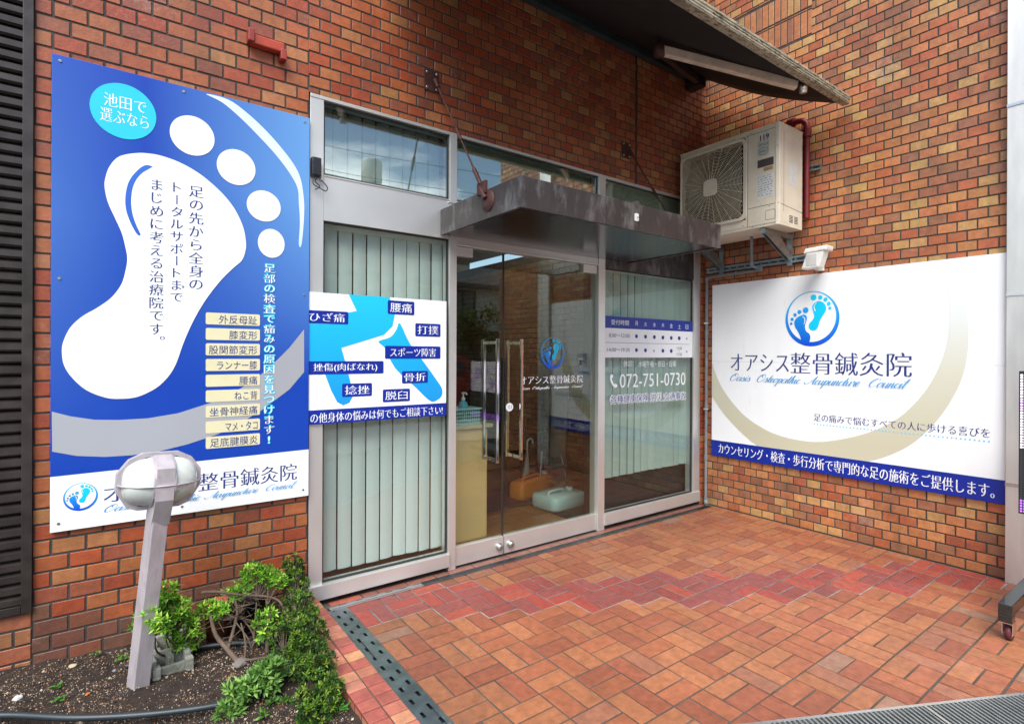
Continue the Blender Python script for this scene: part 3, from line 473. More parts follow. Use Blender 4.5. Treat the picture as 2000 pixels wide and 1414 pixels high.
for i in range(34000):
    x=rs.uniform(-5.1,-3.74); y=rs.uniform(-1.25,-.02); s=rs.choice([.0012,.0018,.0025,.0035]) if rs.random()<.97 else rs.uniform(.004,.008)
    if noise.noise(Vector((x*5,y*5,1)))<-.25 and rs.random()<.7: continue
    c=rs.choice(GC); k=rs.uniform(.6,1.2); grain(b,x,y,soilz(x,y)+s*.3,s,tuple(q*k for q in c),rs)
tag(b.build('soil_grains',attr_mat('grains',.8,0)),'pale grains of perlite and grit strewn over the dark soil','grit',kind='stuff')
# single stones
def pebble(x,y,s,col,label,group=None):
    bm=bmesh.new(); bmesh.ops.create_icosphere(bm,subdivisions=3,radius=1)
    for v in bm.verts:
        n_=noise.noise(v.co*1.3+Vector((x*9,y*9,0)))*.35+1; v.co=Vector((v.co.x*s*n_,v.co.y*s*.75*n_,v.co.z*s*.5*n_))
    for f in bm.faces: f.smooth=True
    me=bpy.data.meshes.new('pebble'); bm.to_mesh(me); bm.free(); me.materials.append(mat('stone',col,.8,bump=.3)); o=bpy.data.objects.new('pebble',me); sc.collection.objects.link(o)
    o.location=(x,y,soilz(x,y)+s*.3); o.rotation_euler=(rs.uniform(-.2,.2),0,rs.uniform(0,3)); return tag(o,label,'stone',group)
pebble(-4.755,-.31,.017,(.55,.56,.56),'whitish rounded stone near the left edge of the soil bed')
pebble(-4.60,-.10,.016,(.42,.36,.24),'tan flat stone close to the base of the brick wall')
pebble(-4.46,-.185,.010,(.2,.2,.22),'small grey stone left of the lamp post')
pebble(-4.545,-.36,.009,(.6,.16,.03),'small orange stone in the middle of the soil')
pebble(-4.605,-.50,.008,(.55,.13,.03),'orange clay chip above the black hose')
pebble(-4.56,-.565,.010,(.42,.38,.28),'pale chip beside the orange clay chips')
pebble(-4.015,-.46,.034,(.16,.14,.125),'flat grey stone at the foot of the bare azalea stem')
# kerb
kb=thing('brick_kerb',(-3.64,-1.3,0),'low kerb of small pink and tan bricks between soil and steel drain','kerb')
b=MB(); KP=[((.45,.16,.10),4),((.38,.10,.075),3),((.52,.24,.13),3),((.50,.20,.13),3)]
y=-.02
while y>-3.4:
    for (xa,xb) in ((-3.72,-3.647),(-3.641,-3.568)):
        tile(b,xa,xb,y-.068,y,pick(KP),z=.055,dep=.01)
    c=pick(KP); 
    for xx,sg in((-3.722,-1),(-3.566,1)):
        vs=[(xx,y,.05),(xx,y-.068,.05),(xx,y-.068,-.05),(xx,y,-.05)]; b.add(vs,[(0,1,2,3)],col=tuple(q*.6 for q in c) if sg>0 else c)
    y-=.074
b.build('brick_cap',M['tile'],kb)
MB().box(-3.72,-3.568,-3.4,-.01,-.12,.05).build('mortar_core',M['grout'],kb)
# ------------------------------------------------------------------ drains
def slotted(name,parent,x0,x1,y0,y1,z,rows,L,Wd,m,along='y'):
    b=MB()
    def P(a,c): return (c,a,z) if along=='y' else (a,c,z)
    A0,A1=(y0,y1) if along=='y' else (x0,x1); C0,C1=(x0,x1) if along=='y' else (y0,y1)
    cuts=[C0]
    for (cc,ph,pit) in rows: cuts+= [cc-Wd/2,cc+Wd/2]
    cuts.append(C1)
    for k in range(0,len(cuts),2): b.add([P(A0,cuts[k]),P(A1,cuts[k]),P(A1,cuts[k+1]),P(A0,cuts[k+1])],[(0,1,2,3)])
    for (cc,ph,pit) in rows:
        a=A0
        p=A0+ph
        while a<A1:
            e=min(p,A1); b.add([P(a,cc-Wd/2),P(e,cc-Wd/2),P(e,cc+Wd/2),P(a,cc+Wd/2)],[(0,1,2,3)]); a=p+L; p+=pit
    o=b.build(name,m,parent)
    bm=bmesh.new(); bm.from_mesh(o.data); bmesh.ops.remove_doubles(bm,verts=bm.verts,dist=1e-5); bm.to_mesh(o.data); bm.free()
    s=o.modifiers.new('s','SOLIDIFY'); s.thickness=.004; s.offset=-1; return o
dr=thing('drain_channel',(-3.49,-1.5,0),'slotted steel drain cover running toward the viewer beside the kerb','drain')
slotted('slotted_cover',dr,-3.535,-3.44,-3.4,-.13,.006,[(-3.510,.02,.098),(-3.465,.055,.098)],.036,.0135,M['drain'])
b=MB(); b.box(-3.539,-3.535,-3.4,-.13,-.04,.010); b.box(-3.44,-3.436,-3.4,-.13,-.04,.010); b.build('edge_angle',M['drain'],dr)
MB().box(-3.535,-3.44,-3.4,-.13,-.09,-.0024).build('gutter',M['dark'],dr)
dd=thing('drain_channel',(-2,-.09,0),'narrow drain along the foot of the shop windows, part plate and part grating','drain')
slotted('slotted_plate',dd,-3.52,-2.965,-.122,-.066,.005,[(-.108,.02,.09),(-.080,.06,.09)],.042,.006,M['steel2'],along='x')
b=MB(); x=-2.963
while x<-.03: b.box(x,x+.0042,-.118,-.070,-.02,.004); x+=.0118
b.box(-2.965,-.02,-.122,-.118,-.03,.005); b.box(-2.965,-.02,-.070,-.066,-.03,.005)
b.build('grating',M['drain'],dd); MB().box(-3.52,-.02,-.12,-.068,-.095,-.0024).build('gutter',M['dark'],dd)
# entrance mat grating
gm=thing('entrance_grating',(-1.5,-3,0),'bar grating set in the ground at the lower right, in a pale metal frame','grating')
dX=Vector((.884,-.467,0)); dY=Vector((-.467,-.884,0)); O_=Vector((-3.6,-1.435,0)); MG=Matrix((dX,-dY,Vector((0,0,1)))).transposed().to_4x4(); MG.translation=O_
b=MB(); s_=0.03
while s_<4.6: b.box(s_,s_+.0075,-1.6,-.014,-.03,.016,M=MG); s_+=.0205
b.build('bars',mat('grating_bar',(.42,.45,.44),.4,.8,var=.15,scale=20),gm)
b=MB(); b.box(0,4.7,-.014,.0,-.04,.018,M=MG)
for q in (1.93,3.2): b.box(q,q+.012,-1.6,-.014,-.04,.0175,M=MG)
b.build('frame',M['steel2'],gm); MB().box(0,4.7,-1.7,-.012,-.055,.0034,M=MG).build('gutter',M['dark'],gm)
# ------------------------------------------------------------------ shop front
sf=thing('shop_front',(-1.8,.02,0),'stainless steel shop front frame with tall windows and upper lights','shop front')
FY=.0
def fr(name,boxes,m=None,bev=.002):
    b=MB(); [b.box(*q) for q in boxes]; return b.build(name,m or M['steel'],sf,bevel=bev)
fr('post',[(-3.604,-3.53,.0,.09,.03,2.817)]); fr('post',[(-2.732,-2.68,-.004,.09,.0,2.817)]); fr('post',[(-1.392,-1.318,-.004,.09,.0,2.817)]); fr('post',[(-.155,-.06,.0,.09,.03,2.817)])
fr('head_rail',[(-3.604,-.06,-.003,.095,2.817,2.836)])
fr('sill',[(-3.62,-2.733,-.022,.08,.032,.113)]); fr('sill',[(-1.317,-.062,-.012,.08,.035,.128)])
fr('transom_panel',[(-3.529,-2.733,.003,.085,2.145,2.392)])
fr('transom_panel',[(-1.317,-.156,.003,.085,2.10,2.392)],M['canopy']); fr('transom_panel',[(-2.679,-1.393,.003,.085,2.122,2.392)])  # right panel is stainless; canopy metal puts its dark reflection into the colour
fr('glazing_bead',[(-3.529,-2.733,-.001,.02,2.392,2.400),(-2.679,-1.393,-.001,.02,2.392,2.400),(-1.317,-.156,-.001,.02,2.392,2.400),(-2.679,-1.393,-.006,.05,2.110,2.122),(-2.742,-2.672,-.01,.02,2.376,2.386)])
def pane(name,x0,x1,z0,z1,m,par,y=.02):
    g=MB(); t=.009
    for q in((x0,x0+t,z0,z1),(x1-t,x1,z0,z1),(x0+t,x1-t,z0,z0+t),(x0+t,x1-t,z1-t,z1)): g.box(q[0],q[1],y-.004,y+.012,q[2],q[3])
    g.build('gasket',M['black'],par)
    return MB().box(x0,x1,y,y+.008,z0,z1).build(name,m,par)
p1=pane('window_pane',-3.529,-2.733,.114,2.144,M['glass'],sf); pane('window_pane',-1.317,-.156,.129,2.099,M['glass'],sf)
pane('window_pane',-3.529,-2.733,2.401,2.816,M['glassup'],sf); pane('window_pane',-2.679,-1.393,2.401,2.816,M['glassup'],sf); pane('window_pane',-1.317,-.156,2.401,2.816,M['glassup'],sf)
fr('upper_panel',[(-2.679,-1.393,.10,.115,2.395,2.83),(-1.317,-.156,.10,.115,2.395,2.83)],M['film'],0)
# doors
def door(x0,x1,label,hx,pf,lockx):
    d=thing('glass_door',(x0,.02,0),label,'door','glass entrance doors')
    MB().box(x0,x1,.03,.042,.132,2.108).build('door_glass',M['glassdoor'],d)
    MB().box(x0,x1,.012,.06,.012,.134).build('bottom_rail',M['steel'],d,bevel=.002)
    MB().box(pf[0],pf[1],.008,.062,2.045,2.106).build('patch_fitting',M['steel'],d,bevel=.002)
    b=MB(); Mx=Matrix.Translation((lockx,.012,.072))@Matrix.Rotation(R(90),4,'X'); b.lathe([(0,.035),(.012,.034),(.022,.026),(.026,.014),(.026,0)],Mx); b.build('lock',mat('lock_steel',(.45,.45,.44),.35,1,var=.2),d)
    h=None
    for yy in (-.05,.115):
        b=MB(); b.box(hx-.0095,hx+.0095,yy-.009,yy+.009,.665,1.505); 
        q0,q1=(yy+.012,.03) if yy<0 else (.042,yy-.012)
        for zz in (.672,1.468): b.box(hx-.008,hx+.008,q0,q1,zz,zz+.022)
        b.build('door_handle',M['chrome'],d,bevel=.002)
    return d
door(-2.677,-2.2895,'left narrow glass entrance door in front of the tan counter',-2.39,(-2.677,-2.55),-2.33)
MB().box(-2.2885,-2.2825,.026,.046,.012,2.105).build('door_gap_seal',M['black'],sf)
door(-2.2815,-1.395,'right wide glass entrance door with blue footprint emblem',-2.187,(-1.545,-1.397),-2.235)
# ---- blinds and things behind the glass
def blind(name,x0,x1,z0,z1,y,label,ang=-4,gap=(),bm_='blind'):
    t=thing(name,((x0+x1)/2,y,z0),label,'blind'); MB().box(x0,x1,y-.02,y+.03,z1,z1+.035).build('head_rail',M['ceil'],t)
    b=MB(); n=int((x1-x0)/.083); 
    for i in range(n):
        if i in gap: continue
        xc=x0+(i+.5)*(x1-x0)/n; a=R(ang+random.uniform(-13,13)); c_,s_=math.cos(a)*.0400,math.sin(a)*.0400
        vs=[]
        for zz in (z0+random.uniform(0,.006),z1):
            for k in (-1,-.5,0,.5,1): vs.append((xc+c_*k,y+s_*k-.006*(1-k*k),zz))
        vs2=[(v[0]+.0008,v[1]+.002,v[2]) for v in vs]
        b.add(vs,[(k,k+1,k+6,k+5) for k in range(4)],smooth=True); b.add(vs2,[(k,k+1,k+6,k+5) for k in range(4)],smooth=True)
    b.build('slats',M[bm_],t); return t
blind('vertical_blind',-3.50,-2.72,.13,2.12,.11,'pale green vertical blind behind the tall left window')
blind('vertical_blind',-3.52,-2.72,2.40,2.84,.16,'vertical blind behind the upper left window light')
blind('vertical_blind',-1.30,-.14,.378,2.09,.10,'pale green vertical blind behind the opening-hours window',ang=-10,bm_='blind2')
tag(MB().box(-1.30,-.12,.13,.16,.05,.62).build('window_board',M['dark'],None,bevel=.002),'black board standing low behind the right window','board')
# interior shell
rm=thing('clinic_room',(-2,3,0),'dim clinic entrance room seen through the glass doors','room')
b=MB(); b.box(-5.2,.2,4.6,4.7,-.1,3.2); b.box(-5.2,-5.1,.2,4.6,-.1,3.2); b.build('plaster_wall',M['interior'],rm)
b=MB(); bricks(b,planeR(-.12),-4.6,-.2,0,2.6,.22,.07,pal=[((.20,.10,.04),1),((.17,.08,.032),1),((.22,.115,.045),1)]); b.build('brick_side',M['brick'],rm); MB().box(-.117,.1,.2,4.6,-.1,2.7).build('side_wall',M['mortar'],rm)
MB().box(-5.2,.1,.2,4.7,2.86,2.9).build('ceiling',M['ceil'],rm); MB().box(-6.2,.3,.205,4.8,2.92,5.3).build('upper_storey',M['mortar'],rm); MB().box(-1.36,-1.312,.095,.19,0.0,2.8).build('door_pillar',M['dark'],rm)
b=MB()
for i in range(-27,0):
    for j in range(0,24): tile(b,i*.19+.002,i*.19+.188,.06+j*.19,.06+j*.19+.186,random.choice([(.26,.12,.045),(.30,.145,.055),(.22,.10,.04)]),z=-.0)
b.build('tiled_floor',M['woodfloor'],rm); MB().box(-5.2,.1,.02,4.7,-.1,-.004).build('floor_bed',M['grout'],rm)
MB().box(-.62,-.5,.25,1.0,0,2.55).build('partition',M['dark'],rm)
mt=mat('door_mat_rubber',(.02,.024,.022),.9,bump=.5)
tag(MB().box(-1.37,-.64,.30,2.4,.002,.012).build('floor_mat',mt),'black rubber mat inside the doors under the two plastic cans','mat')
tag(MB().box(-2.15,-1.372,.935,2.4,.002,.011).build('floor_mat',mt),'black rubber mat further inside beyond the orange can','mat')
for k,(x,y) in enumerate(((-.78,2.75),)):
    cl_=thing('ceiling_light',(x,y,2.8),'fluorescent ceiling light inside, seen through the top of the glass doors','lamp')
    MB().box(x-.38,x+.38,y-.09,y+.09,2.82,2.855).build('housing',M['ceil'],cl_); MB().tube([(x-.35,y,2.8),(x+.35,y,2.8)],.015).build('tube',emit('tube_glow',(1,.97,.9),26),cl_)
# counter and things on it
ct=thing('reception_counter',(-2.4,.5,0),'tan laminate reception counter behind the left glass door','counter')
MB().box(-2.66,-2.17,.40,.9,0,.84).build('front',M['counter'],ct,bevel=.02); MB().box(-2.67,-2.14,.37,.93,.845,.872).build('top',mat('counter_top',(.55,.45,.28),.3),ct,bevel=.005)
bk=thing('basket',(-2.35,.52,.872),'pale blue plastic mesh basket on the tan counter','basket')
b=MB()
for i in range(15):
    x=-2.50+i*.0185
    for yy in (.42,.58): b.box(x,x+.006,yy,yy+.004,.876,.985)
for i in range(5):
    z=.878+i*.026; b.box(-2.503,-2.228,.418,.423,z,z+.006); b.box(-2.503,-2.228,.58,.585,z,z+.006); b.box(-2.506,-2.50,.42,.585,z,z+.006); b.box(-2.23,-2.224,.42,.585,z,z+.006)
b.build('mesh_sides',M['teal'],bk); MB().box(-2.513,-2.217,.408,.595,.985,.995).build('rim',M['teal'],bk); MB().box(-2.505,-2.226,.42,.585,.872,.877).build('base',M['teal'],bk)
pb=thing('pump_bottle',(-2.33,.5,.9),'clear blue hand sanitiser pump bottle standing in the basket','bottle')
T0=Matrix.Translation((-2.33,.5,.89)); b=MB(); b.lathe([(0,0),(.036,0),(.038,.01),(.038,.12),(.03,.145),(.014,.155),(.014,.165),(0,.165)],T0); b.build('bottle_body',mat('blue_gel',(.15,.50,.68),.1,coat=.5),pb)
b=MB(); b.lathe([(.016,.163),(.016,.18),(.006,.182),(.006,.205),(.014,.207),(.014,.22),(0,.221)],T0); b.tube([(-2.33,.5,1.107),(-2.33,.46,1.107),(-2.33,.448,1.098)],.006); b.build('pump',M['white'],pb)
# plastic water cans
def can(name,loc,rz,L,W,H,m,label,capc):
    t=thing(name,loc,label,'water can'); Mx=Matrix.Translation(loc)@Matrix.Rotation(rz,4,'Z')
    b=MB(); o=rrect(-L/2,-W/2,L/2,W/2,min(W,L)*.22,6); 
    hole=[]
    prof=[(0,.94),(.02,.99),(.06,1),(H-.05,1),(H-.02,.98),(H,.93)]
    n=len(o); vs=[];fs=[]
    for z,s in prof: vs+=[Mx@Vector((x*s,y*s,z)) for x,y in o]
    for i in range(len(prof)-1):
        for j in range(n): fs.append((i*n+j,i*n+(j+1)%n,(i+1)*n+(j+1)%n,(i+1)*n+j))
    fs.append(tuple(range(n))[::-1]); fs.append(tuple((len(prof)-1)*n+j for j in range(n)))
    b.add(vs,fs,smooth=True); body=b.build('can_body',m,t)
    b=MB(); hh=H+.02; pts=[(-L*.30,0,H-.005),(-L*.26,0,hh),(L*.10,0,hh),(L*.14,0,H-.005)]
    b.tube([Mx@Vector(p) for p in smooth_poly(pts,False,4)],.013,8); b.build('handle',m,t)
    b=MB(); b.lathe([(.036,0),(.036,.022),(.03,.027),(0,.027)],Mx@Matrix.Translation((L*.32,0,H-.002)),20); b.build('cap',capc,t)
    b=MB(); 
    for s in(-.6,.6): b.tube([Mx@Vector((-L*.40,s*W*.45,H*.97)),Mx@Vector((L*.2,s*W*.45,H*.99))],.008,6)
    b.build('rib',m,t); return t
can('water_can',(-1.10,1.20,.012),R(20),.66,.17,.165,M['orange'],'orange plastic water can lying behind the pale blue one',M['whitep'])
can('water_can',(-1.18,.72,.012),R(6),.44,.34,.125,M['paleblue'],'pale blue plastic water can lying on the black mat inside the door',M['paleblue'])
# umbrella stand with umbrellas
us=thing('umbrella_stand',(-.75,1.7,0),'dark metal umbrella stand against the inner brick wall','stand')
b=MB()
for x in(-1.0,-.55):
    for y in(1.55,1.85): b.box(x-.01,x+.01,y-.01,y+.01,0.012,.56)
for z in(.12,.40,.55):
    b.box(-1.0,-.55,1.54,1.56,z-.012,z+.012); b.box(-1.0,-.55,1.84,1.86,z-.012,z+.012); b.box(-1.01,-.99,1.55,1.85,z-.012,z+.012); b.box(-.56,-.54,1.55,1.85,z-.012,z+.012)
b.build('stand_frame',mat('black_iron',(.025,.022,.02),.5,.5),us,bevel=.002)
def umbrella(x,y,z0,z1,lean,m,hm,label):
    t=thing('umbrella',(x,y,z0),label,'umbrella','umbrellas in the stand'); b=MB(); b.tube([(x,y,z0),(x+lean*.3,y,z0+.1),(x+lean*.8,y,z1-.35),(x+lean,y,z1-.15)],[.008,.022,.038,.012],8); b.build('folded_canopy',m,t)
    b=MB(); pts=[(x+lean,y,z1-.17),(x+lean,y,z1-.03),(x+lean+.015,y,z1),(x+lean+.045,y,z1+.01),(x+lean+.07,y,z1-.01),(x+lean+.072,y,z1-.045)]; b.tube(smooth_poly(pts,False,4),.010,8); b.build('hooked_handle',hm,t)
umbrella(-.66,1.62,.03,1.0,.0,mat('navy_cloth',(.015,.018,.03),.7),mat('teal_handle',(.04,.16,.2),.3),'navy umbrella with teal hooked handle, tallest in the stand')
umbrella(-.85,1.7,.03,.68,.02,M['black'],M['black'],'short black umbrella with black hook, beside the tall navy one')
umbrella(-1.03,1.48,.03,.5,.06,mat('white_cloth',(.6,.6,.58),.6),M['whitep'],'white folded umbrella leaning on the stand')
# folded sign board & step stool
eb=thing('folded_board',(-.75,1.2,0),'white folding display board leaning upside down inside the door','board')
Mx=Matrix.Translation((-.86,1.27,.012))@Matrix.Rotation(R(11),4,'Y')@Matrix.Rotation(R(-10),4,'X')
MB().box(-.0,.22,-.012,.012,0,1.05,M=Mx).build('panel',mat('panel_grey_white',(.45,.45,.38),.5),eb,bevel=.004)
b=MB(); b.box(-.018,-.001,-.016,.016,0,1.2,M=Mx); b.box(.221,.238,-.016,.016,0,1.2,M=Mx); b.box(-.018,.238,-.016,.016,1.06,1.075,M=Mx); b.build('board_frame',M['galv'],eb)
b=MB(); pl=lambda u,v,d:Mx@Vector((u,-.012-d,v)); text_into(b,'整骨鍼灸院',(.02,.26,.2,.33),pl,.0012,flip=True); text_into(b,'足の検査',(.04,.62,.18,.66),pl,.0012,flip=True); b.build('lettering',M['ink'],eb)
st=thing('step_stool',(-.85,1.05,0),'grey metal step stool folded behind the pale blue can','stool')
b=MB(); b.tube([(-1.06,1.16,.012),(-.98,1.22,.42)],.011,6); b.tube([(-.72,1.1,.012),(-.74,1.2,.36)],.011,6); b.tube([(-.98,1.22,.36),(-.74,1.2,.33)],.01,6); b.build('stool_frame',M['galv'],st)
MB().box(-.97,-.75,1.08,1.2,.25,.27).build('step',M['galv'],st,bevel=.003); MB().box(-.97,-.75,1.0,1.12,.13,.15).build('step',M['galv'],st,bevel=.003)
tag(MB().box(-.15,-.135,-0,.001,0,.001).build('x',M['black']),'x','x') if False else None
tm=thing('wall_switch',(-.13,1.4,1.3),'small grey wall control on the inner brick wall','switch'); MB().box(-.14,-.121,1.5,1.6,1.25,1.37).build('switch_body',M['whitep'],tm,bevel=.003); MB().box(-.143,-.14,1.52,1.58,1.28,1.34).build('display',M['panes'],tm)
# ------------------------------------------------------------------ canopy
cp=thing('entrance_canopy',(-1.9,-.4,2.15),'brown weathered metal canopy projecting over the glass doors','canopy')
XL,XR,YF,ZB,ZT=-2.80,-1.04,-.862,2.158,2.322
b=MB(); b.box(XL,XR,YF,YF+.02,ZB,ZT); b.box(XL,XL+.02,YF+.02,-.005,ZB,ZT); b.box(XR-.02,XR,YF+.02,-.005,ZB,ZT); b.build('fascia',M['canopy'],cp,bevel=.002)
MB().box(XL+.02,XR-.02,YF+.02,-.005,ZB+.006,ZB+.012).build('soffit',M['under'],cp); MB().box(XL+.02,XR-.02,YF+.02,-.005,ZT-.03,ZT-.024).build('top_sheet',M['canopy'],cp)
def rod(x,label,xp,zp):
    t=thing('tie_rod',(xp,0,zp),label,'tie rod','canopy tie rods')
    MB().box(xp-.05,xp+.05,-.008,-.001,zp-.065,zp+.065).build('wall_plate',M['rust'],t,bevel=.002)
    b=MB(); 
    for a in(-1,1):
        for c in(-1,1): b.lathe([(.008,0),(.008,.006),(0,.007)],Matrix.Translation((xp+a*.034,-.008,zp+c*.048))@Matrix.Rotation(R(90),4,'X'),6)
    b.build('bolts',M['galv'],t)
    p0=Vector((xp+.012,-.03,zp)); p1=Vector((x,-.50,2.36)); b=MB(); b.tube([p0,p0.lerp(p1,.08)],.014,8); b.tube([p0.lerp(p1,.07),p1.lerp(p0,.1)],.0055,8); b.tube([p0.lerp(p1,.5),p0.lerp(p1,.6)],.010,8)
    b.build('rod',M['rust'],t)
    b=MB(); d=(p1-p0).normalized(); b.tube([p1-d*.12,p1],.013,6); b.box(x-.008,x+.008,-.56,-.47,2.30,2.37); b.build('fork',M['rust'],t,bevel=.002)
    return t
rod(XL-.012,'left rusty tie rod holding the canopy, with round fixing plate on its side',-2.869,3.12)
b=MB(); b.lathe([(0,.006),(.06,.006),(.062,.0)],Matrix.Translation((XL-.001,-.56,2.255))@Matrix.Rotation(R(-90),4,'Y'),24); b.tube([(XL-.012,-.50,2.335),(XL-.012,-.55,2.27)],.016,8); tag(b.build('fixing_plate',M['rust'],cp),None)
rod(XR-.03,'right rusty tie rod running from the wall down behind the canopy edge',-1.085,3.09)
hk=thing('hook',(-1.922,-.865,2.24),'small cream stick-on hook on the canopy front','hook')
MB().prism(rrect(-1.938,2.215,-1.906,2.262,.007),0.0,.006,planeF(-.8625)).build('hook_plate',M['whitep'],hk)
b=MB(); b.tube(smooth_poly([(-1.922,-.87,2.238),(-1.922,-.885,2.232),(-1.922,-.886,2.21),(-1.918,-.878,2.2),(-1.914,-.872,2.212)],False,4),.0025,6); b.build('hook_wire',M['rust'],hk)
# ------------------------------------------------------------------ awning
aw=thing('folding_awning',(-1.6,-.6,3.9),'open folding-arm awning with black fabric above the entrance','awning')
AX0,AX1=-3.35,-.05; A_=Vector((0,-1.26,3.30)); B_=Vector((0,-.055,3.965))
b=MB(); b.box(AX0,AX1,-1.298,-1.245,3.292,3.358); b.build('front_bar',M['awnbar'],aw,bevel=.004)
b=MB()
for k,(zz,yy) in enumerate(((3.302,-1.2985),(3.320,-1.2985),(3.338,-1.2985))): b.box(AX0,AX1,yy-.003,yy,zz,zz+.006)
b.build('bar_ribs',M['awnbar'],aw)
b=MB(); n=14; nx_=20; vs=[]
def sag(s,x): return -.045*math.sin(math.pi*s)*(1+.15*math.exp(-((x-AX1)/.35)**2))
for i in range(n+1):
    s=i/n
    for j in range(nx_+1):
        x=AX0+.05+(AX1-AX0-.10)*j/nx_; p=A_.lerp(B_,s); vs.append((x,p.y,p.z+sag(s,x)+.0))
fs=[(i*(nx_+1)+j,i*(nx_+1)+j+1,(i+1)*(nx_+1)+j+1,(i+1)*(nx_+1)+j) for i in range(n) for j in range(nx_)]
b.add(vs,fs,smooth=True); fo=b.build('fabric',M['fabric'],aw); s_=fo.modifiers.new('s','SOLIDIFY'); s_.thickness=.003
b=MB(); b.tube([(AX0,-.055,4.0),(AX1,-.055,4.0)],.045,14); b.build('roller_tube',M['darkbronze'],aw)
b=MB(); b.box(AX0,AX1-.02,-.06,-.012,3.90,3.96); b.build('torsion_bar',mat('torsion_bar_paint',(.05,.07,.075),.5,.3,var=.3),aw,bevel=.003)
def arm(xe,xf,xs):
    P0=Vector((xf,-1.22,3.285)); P1=Vector((xe,-.66,3.50)); P2=Vector((xs,-.12,3.86))
    a=P1-P0; b=MB(); up=Vector((0,0,1)); sd=a.cross(up).normalized(); u=sd.cross(a).normalized()
    def bar(p,q,w,h): 
        d=(q-p); L=d.length; d.normalize(); s=d.cross(up).normalized(); uu=s.cross(d); Mx=Matrix((d,s,uu)).transposed().to_4x4(); Mx.translation=p; return Mx,L
    Mx,L=bar(P0,P1,0,0); bb=MB(); bb.box(.05,L,-.022,.022,-.03,.03,M=Mx); bb.build('forearm',M['arm'],aw,bevel=.008)
    Mx2,L2=bar(P1,P2,0,0); bb=MB(); bb.box(0,L2,-.022,.022,-.03,.03,M=Mx2); bb.build('upper_arm',M['darkbronze'],aw,bevel=.006)
    bb=MB(); bb.lathe([(0,-.045),(.04,-.04),(.04,.04),(0,.045)],Matrix.Translation(P1),14); bb.build('elbow_joint',M['rust'],aw)
    bb=MB(); bb.lathe([(0,-.04),(.026,-.038),(.026,.03),(0,.03)],Matrix.Translation(P0),14); bb.build('end_joint',M['steel2'],aw)
    bb=MB(); bb.box(xs-.05,xs+.05,-.17,-.02,3.80,3.93); bb.build('shoulder_bracket',M['darkbronze'],aw,bevel=.006)
arm(-1.47,-.60,-.28); arm(-3.35,-3.0,-2.7)
# ------------------------------------------------------------------ signs
def base_sign(name,label,u0,v0,u1,v1,plane,th,m,cat='sign'):
    t=thing(name,plane((u0+u1)/2,v0,0),label,cat); MB().prism([(u0,v0),(u1,v0),(u1,v1),(u0,v1)],-th,0,plane).build('sign_board',m,t,bevel=.0015); return t
LG=D['lg']
def logo(parent,plane,d,cx,cz,rx,rz,axis,sol=False):
    S=lambda pts:[(cx+x*rx,cz+y*rz) for x,y in pts]
    g1=vgrad('emblem_blue',[(0,(.003,.06,.62)),(.55,(.01,.30,.82)),(1,(.04,.50,.85))],(0,0,1),cz-rz,cz+rz*.9)
    g2=vgrad('emblem_cyan',[(0,(.003,.55,.90)),(1,(.01,.62,.9))],(0,0,1),cz-rz*.4,cz+rz)
    b=MB(); N=56; a=S(ellipse(0,0,1,1,N)); ri=LG['ring_in']; q=S(ellipse(*ri,N)); P=[plane(u,v,d) for u,v in a]+[plane(u,v,d) for u,v in q]
    b.add(P,[(i,(i+1)%N,N+(i+1)%N,N+i) for i in range(N)]); b.build('emblem_ring',g1,parent)
    b=MB(); b.prism(S(smooth_poly(LG['lf'])),d,d+.0003,plane)
    for x,y,r in LG['lt']: b.prism(S(ellipse(x,y,r,r,24)),d,d+.0003,plane)
    b.build('left_footprint',g1,parent)
    b=MB(); b.prism(S(smooth_poly(LG['rf'])),d,d+.0003,plane)
    for x,y,r in LG['rt']: b.prism(S(ellipse(x,y,r,r,24)),d,d+.0003,plane)
    b.build('right_footprint',g2,parent)
    b=MB(); b.prism(S(smooth_poly(LG['ra'],n=3)),d+.0004,d+.0008,plane); b.prism(S(smooth_poly(LG['la'],n=3)),d+.0004,d+.0008,plane); b.build('highlight',M['white'],parent)
SCR=.42
def screws(parent,plane,us,vs_):
    for u in us:
        for v in vs_: MB().prism(ellipse(u,v,.006,.006,14),0,.0028,plane).build('screw',M['galv'],parent,bevel=.0006)
# left tall sign
PL=planeF(-.02); q=D['sign']; u0_,u1_=-4.683,-3.612; v0_,v1_=.6255,2.686
blue=bpy.data.materials.new('sign_blue_print'); blue.use_nodes=True; n=blue.node_tree; p=n.nodes['Principled BSDF']; p.inputs['Roughness'].default_value=.4; p.inputs['Specular IOR Level'].default_value=.4
tcn=n.nodes.new('ShaderNodeTexCoord'); sx=n.nodes.new('ShaderNodeSeparateXYZ'); n.links.new(tcn.outputs['Object'],sx.inputs[0])
def mth(op,a,b_=None,clamp=False):
    k=n.nodes.new('ShaderNodeMath'); k.operation=op; k.use_clamp=clamp
    for i,v in enumerate((a,b_)):
        if v is None: continue
        if isinstance(v,(int,float)): k.inputs[i].default_value=v
        else: n.links.new(v,k.inputs[i])
    return k.outputs[0]
gx=mth('MULTIPLY',mth('ADD',sx.outputs[0],4.35),1.35,True); gz=mth('MULTIPLY',mth('SUBTRACT',sx.outputs[2],1.25),1.0,True)
gl=mth('MULTIPLY',mth('MULTIPLY',mth('SUBTRACT',-4.35,sx.outputs[0]),2.4,True),mth('SUBTRACT',1.0,mth('MULTIPLY',mth('ABSOLUTE',mth('SUBTRACT',sx.outputs[2],2.0)),.9),True))
fac=mth('ADD',mth('MULTIPLY',gx,gz),mth('MULTIPLY',gl,.42),True)
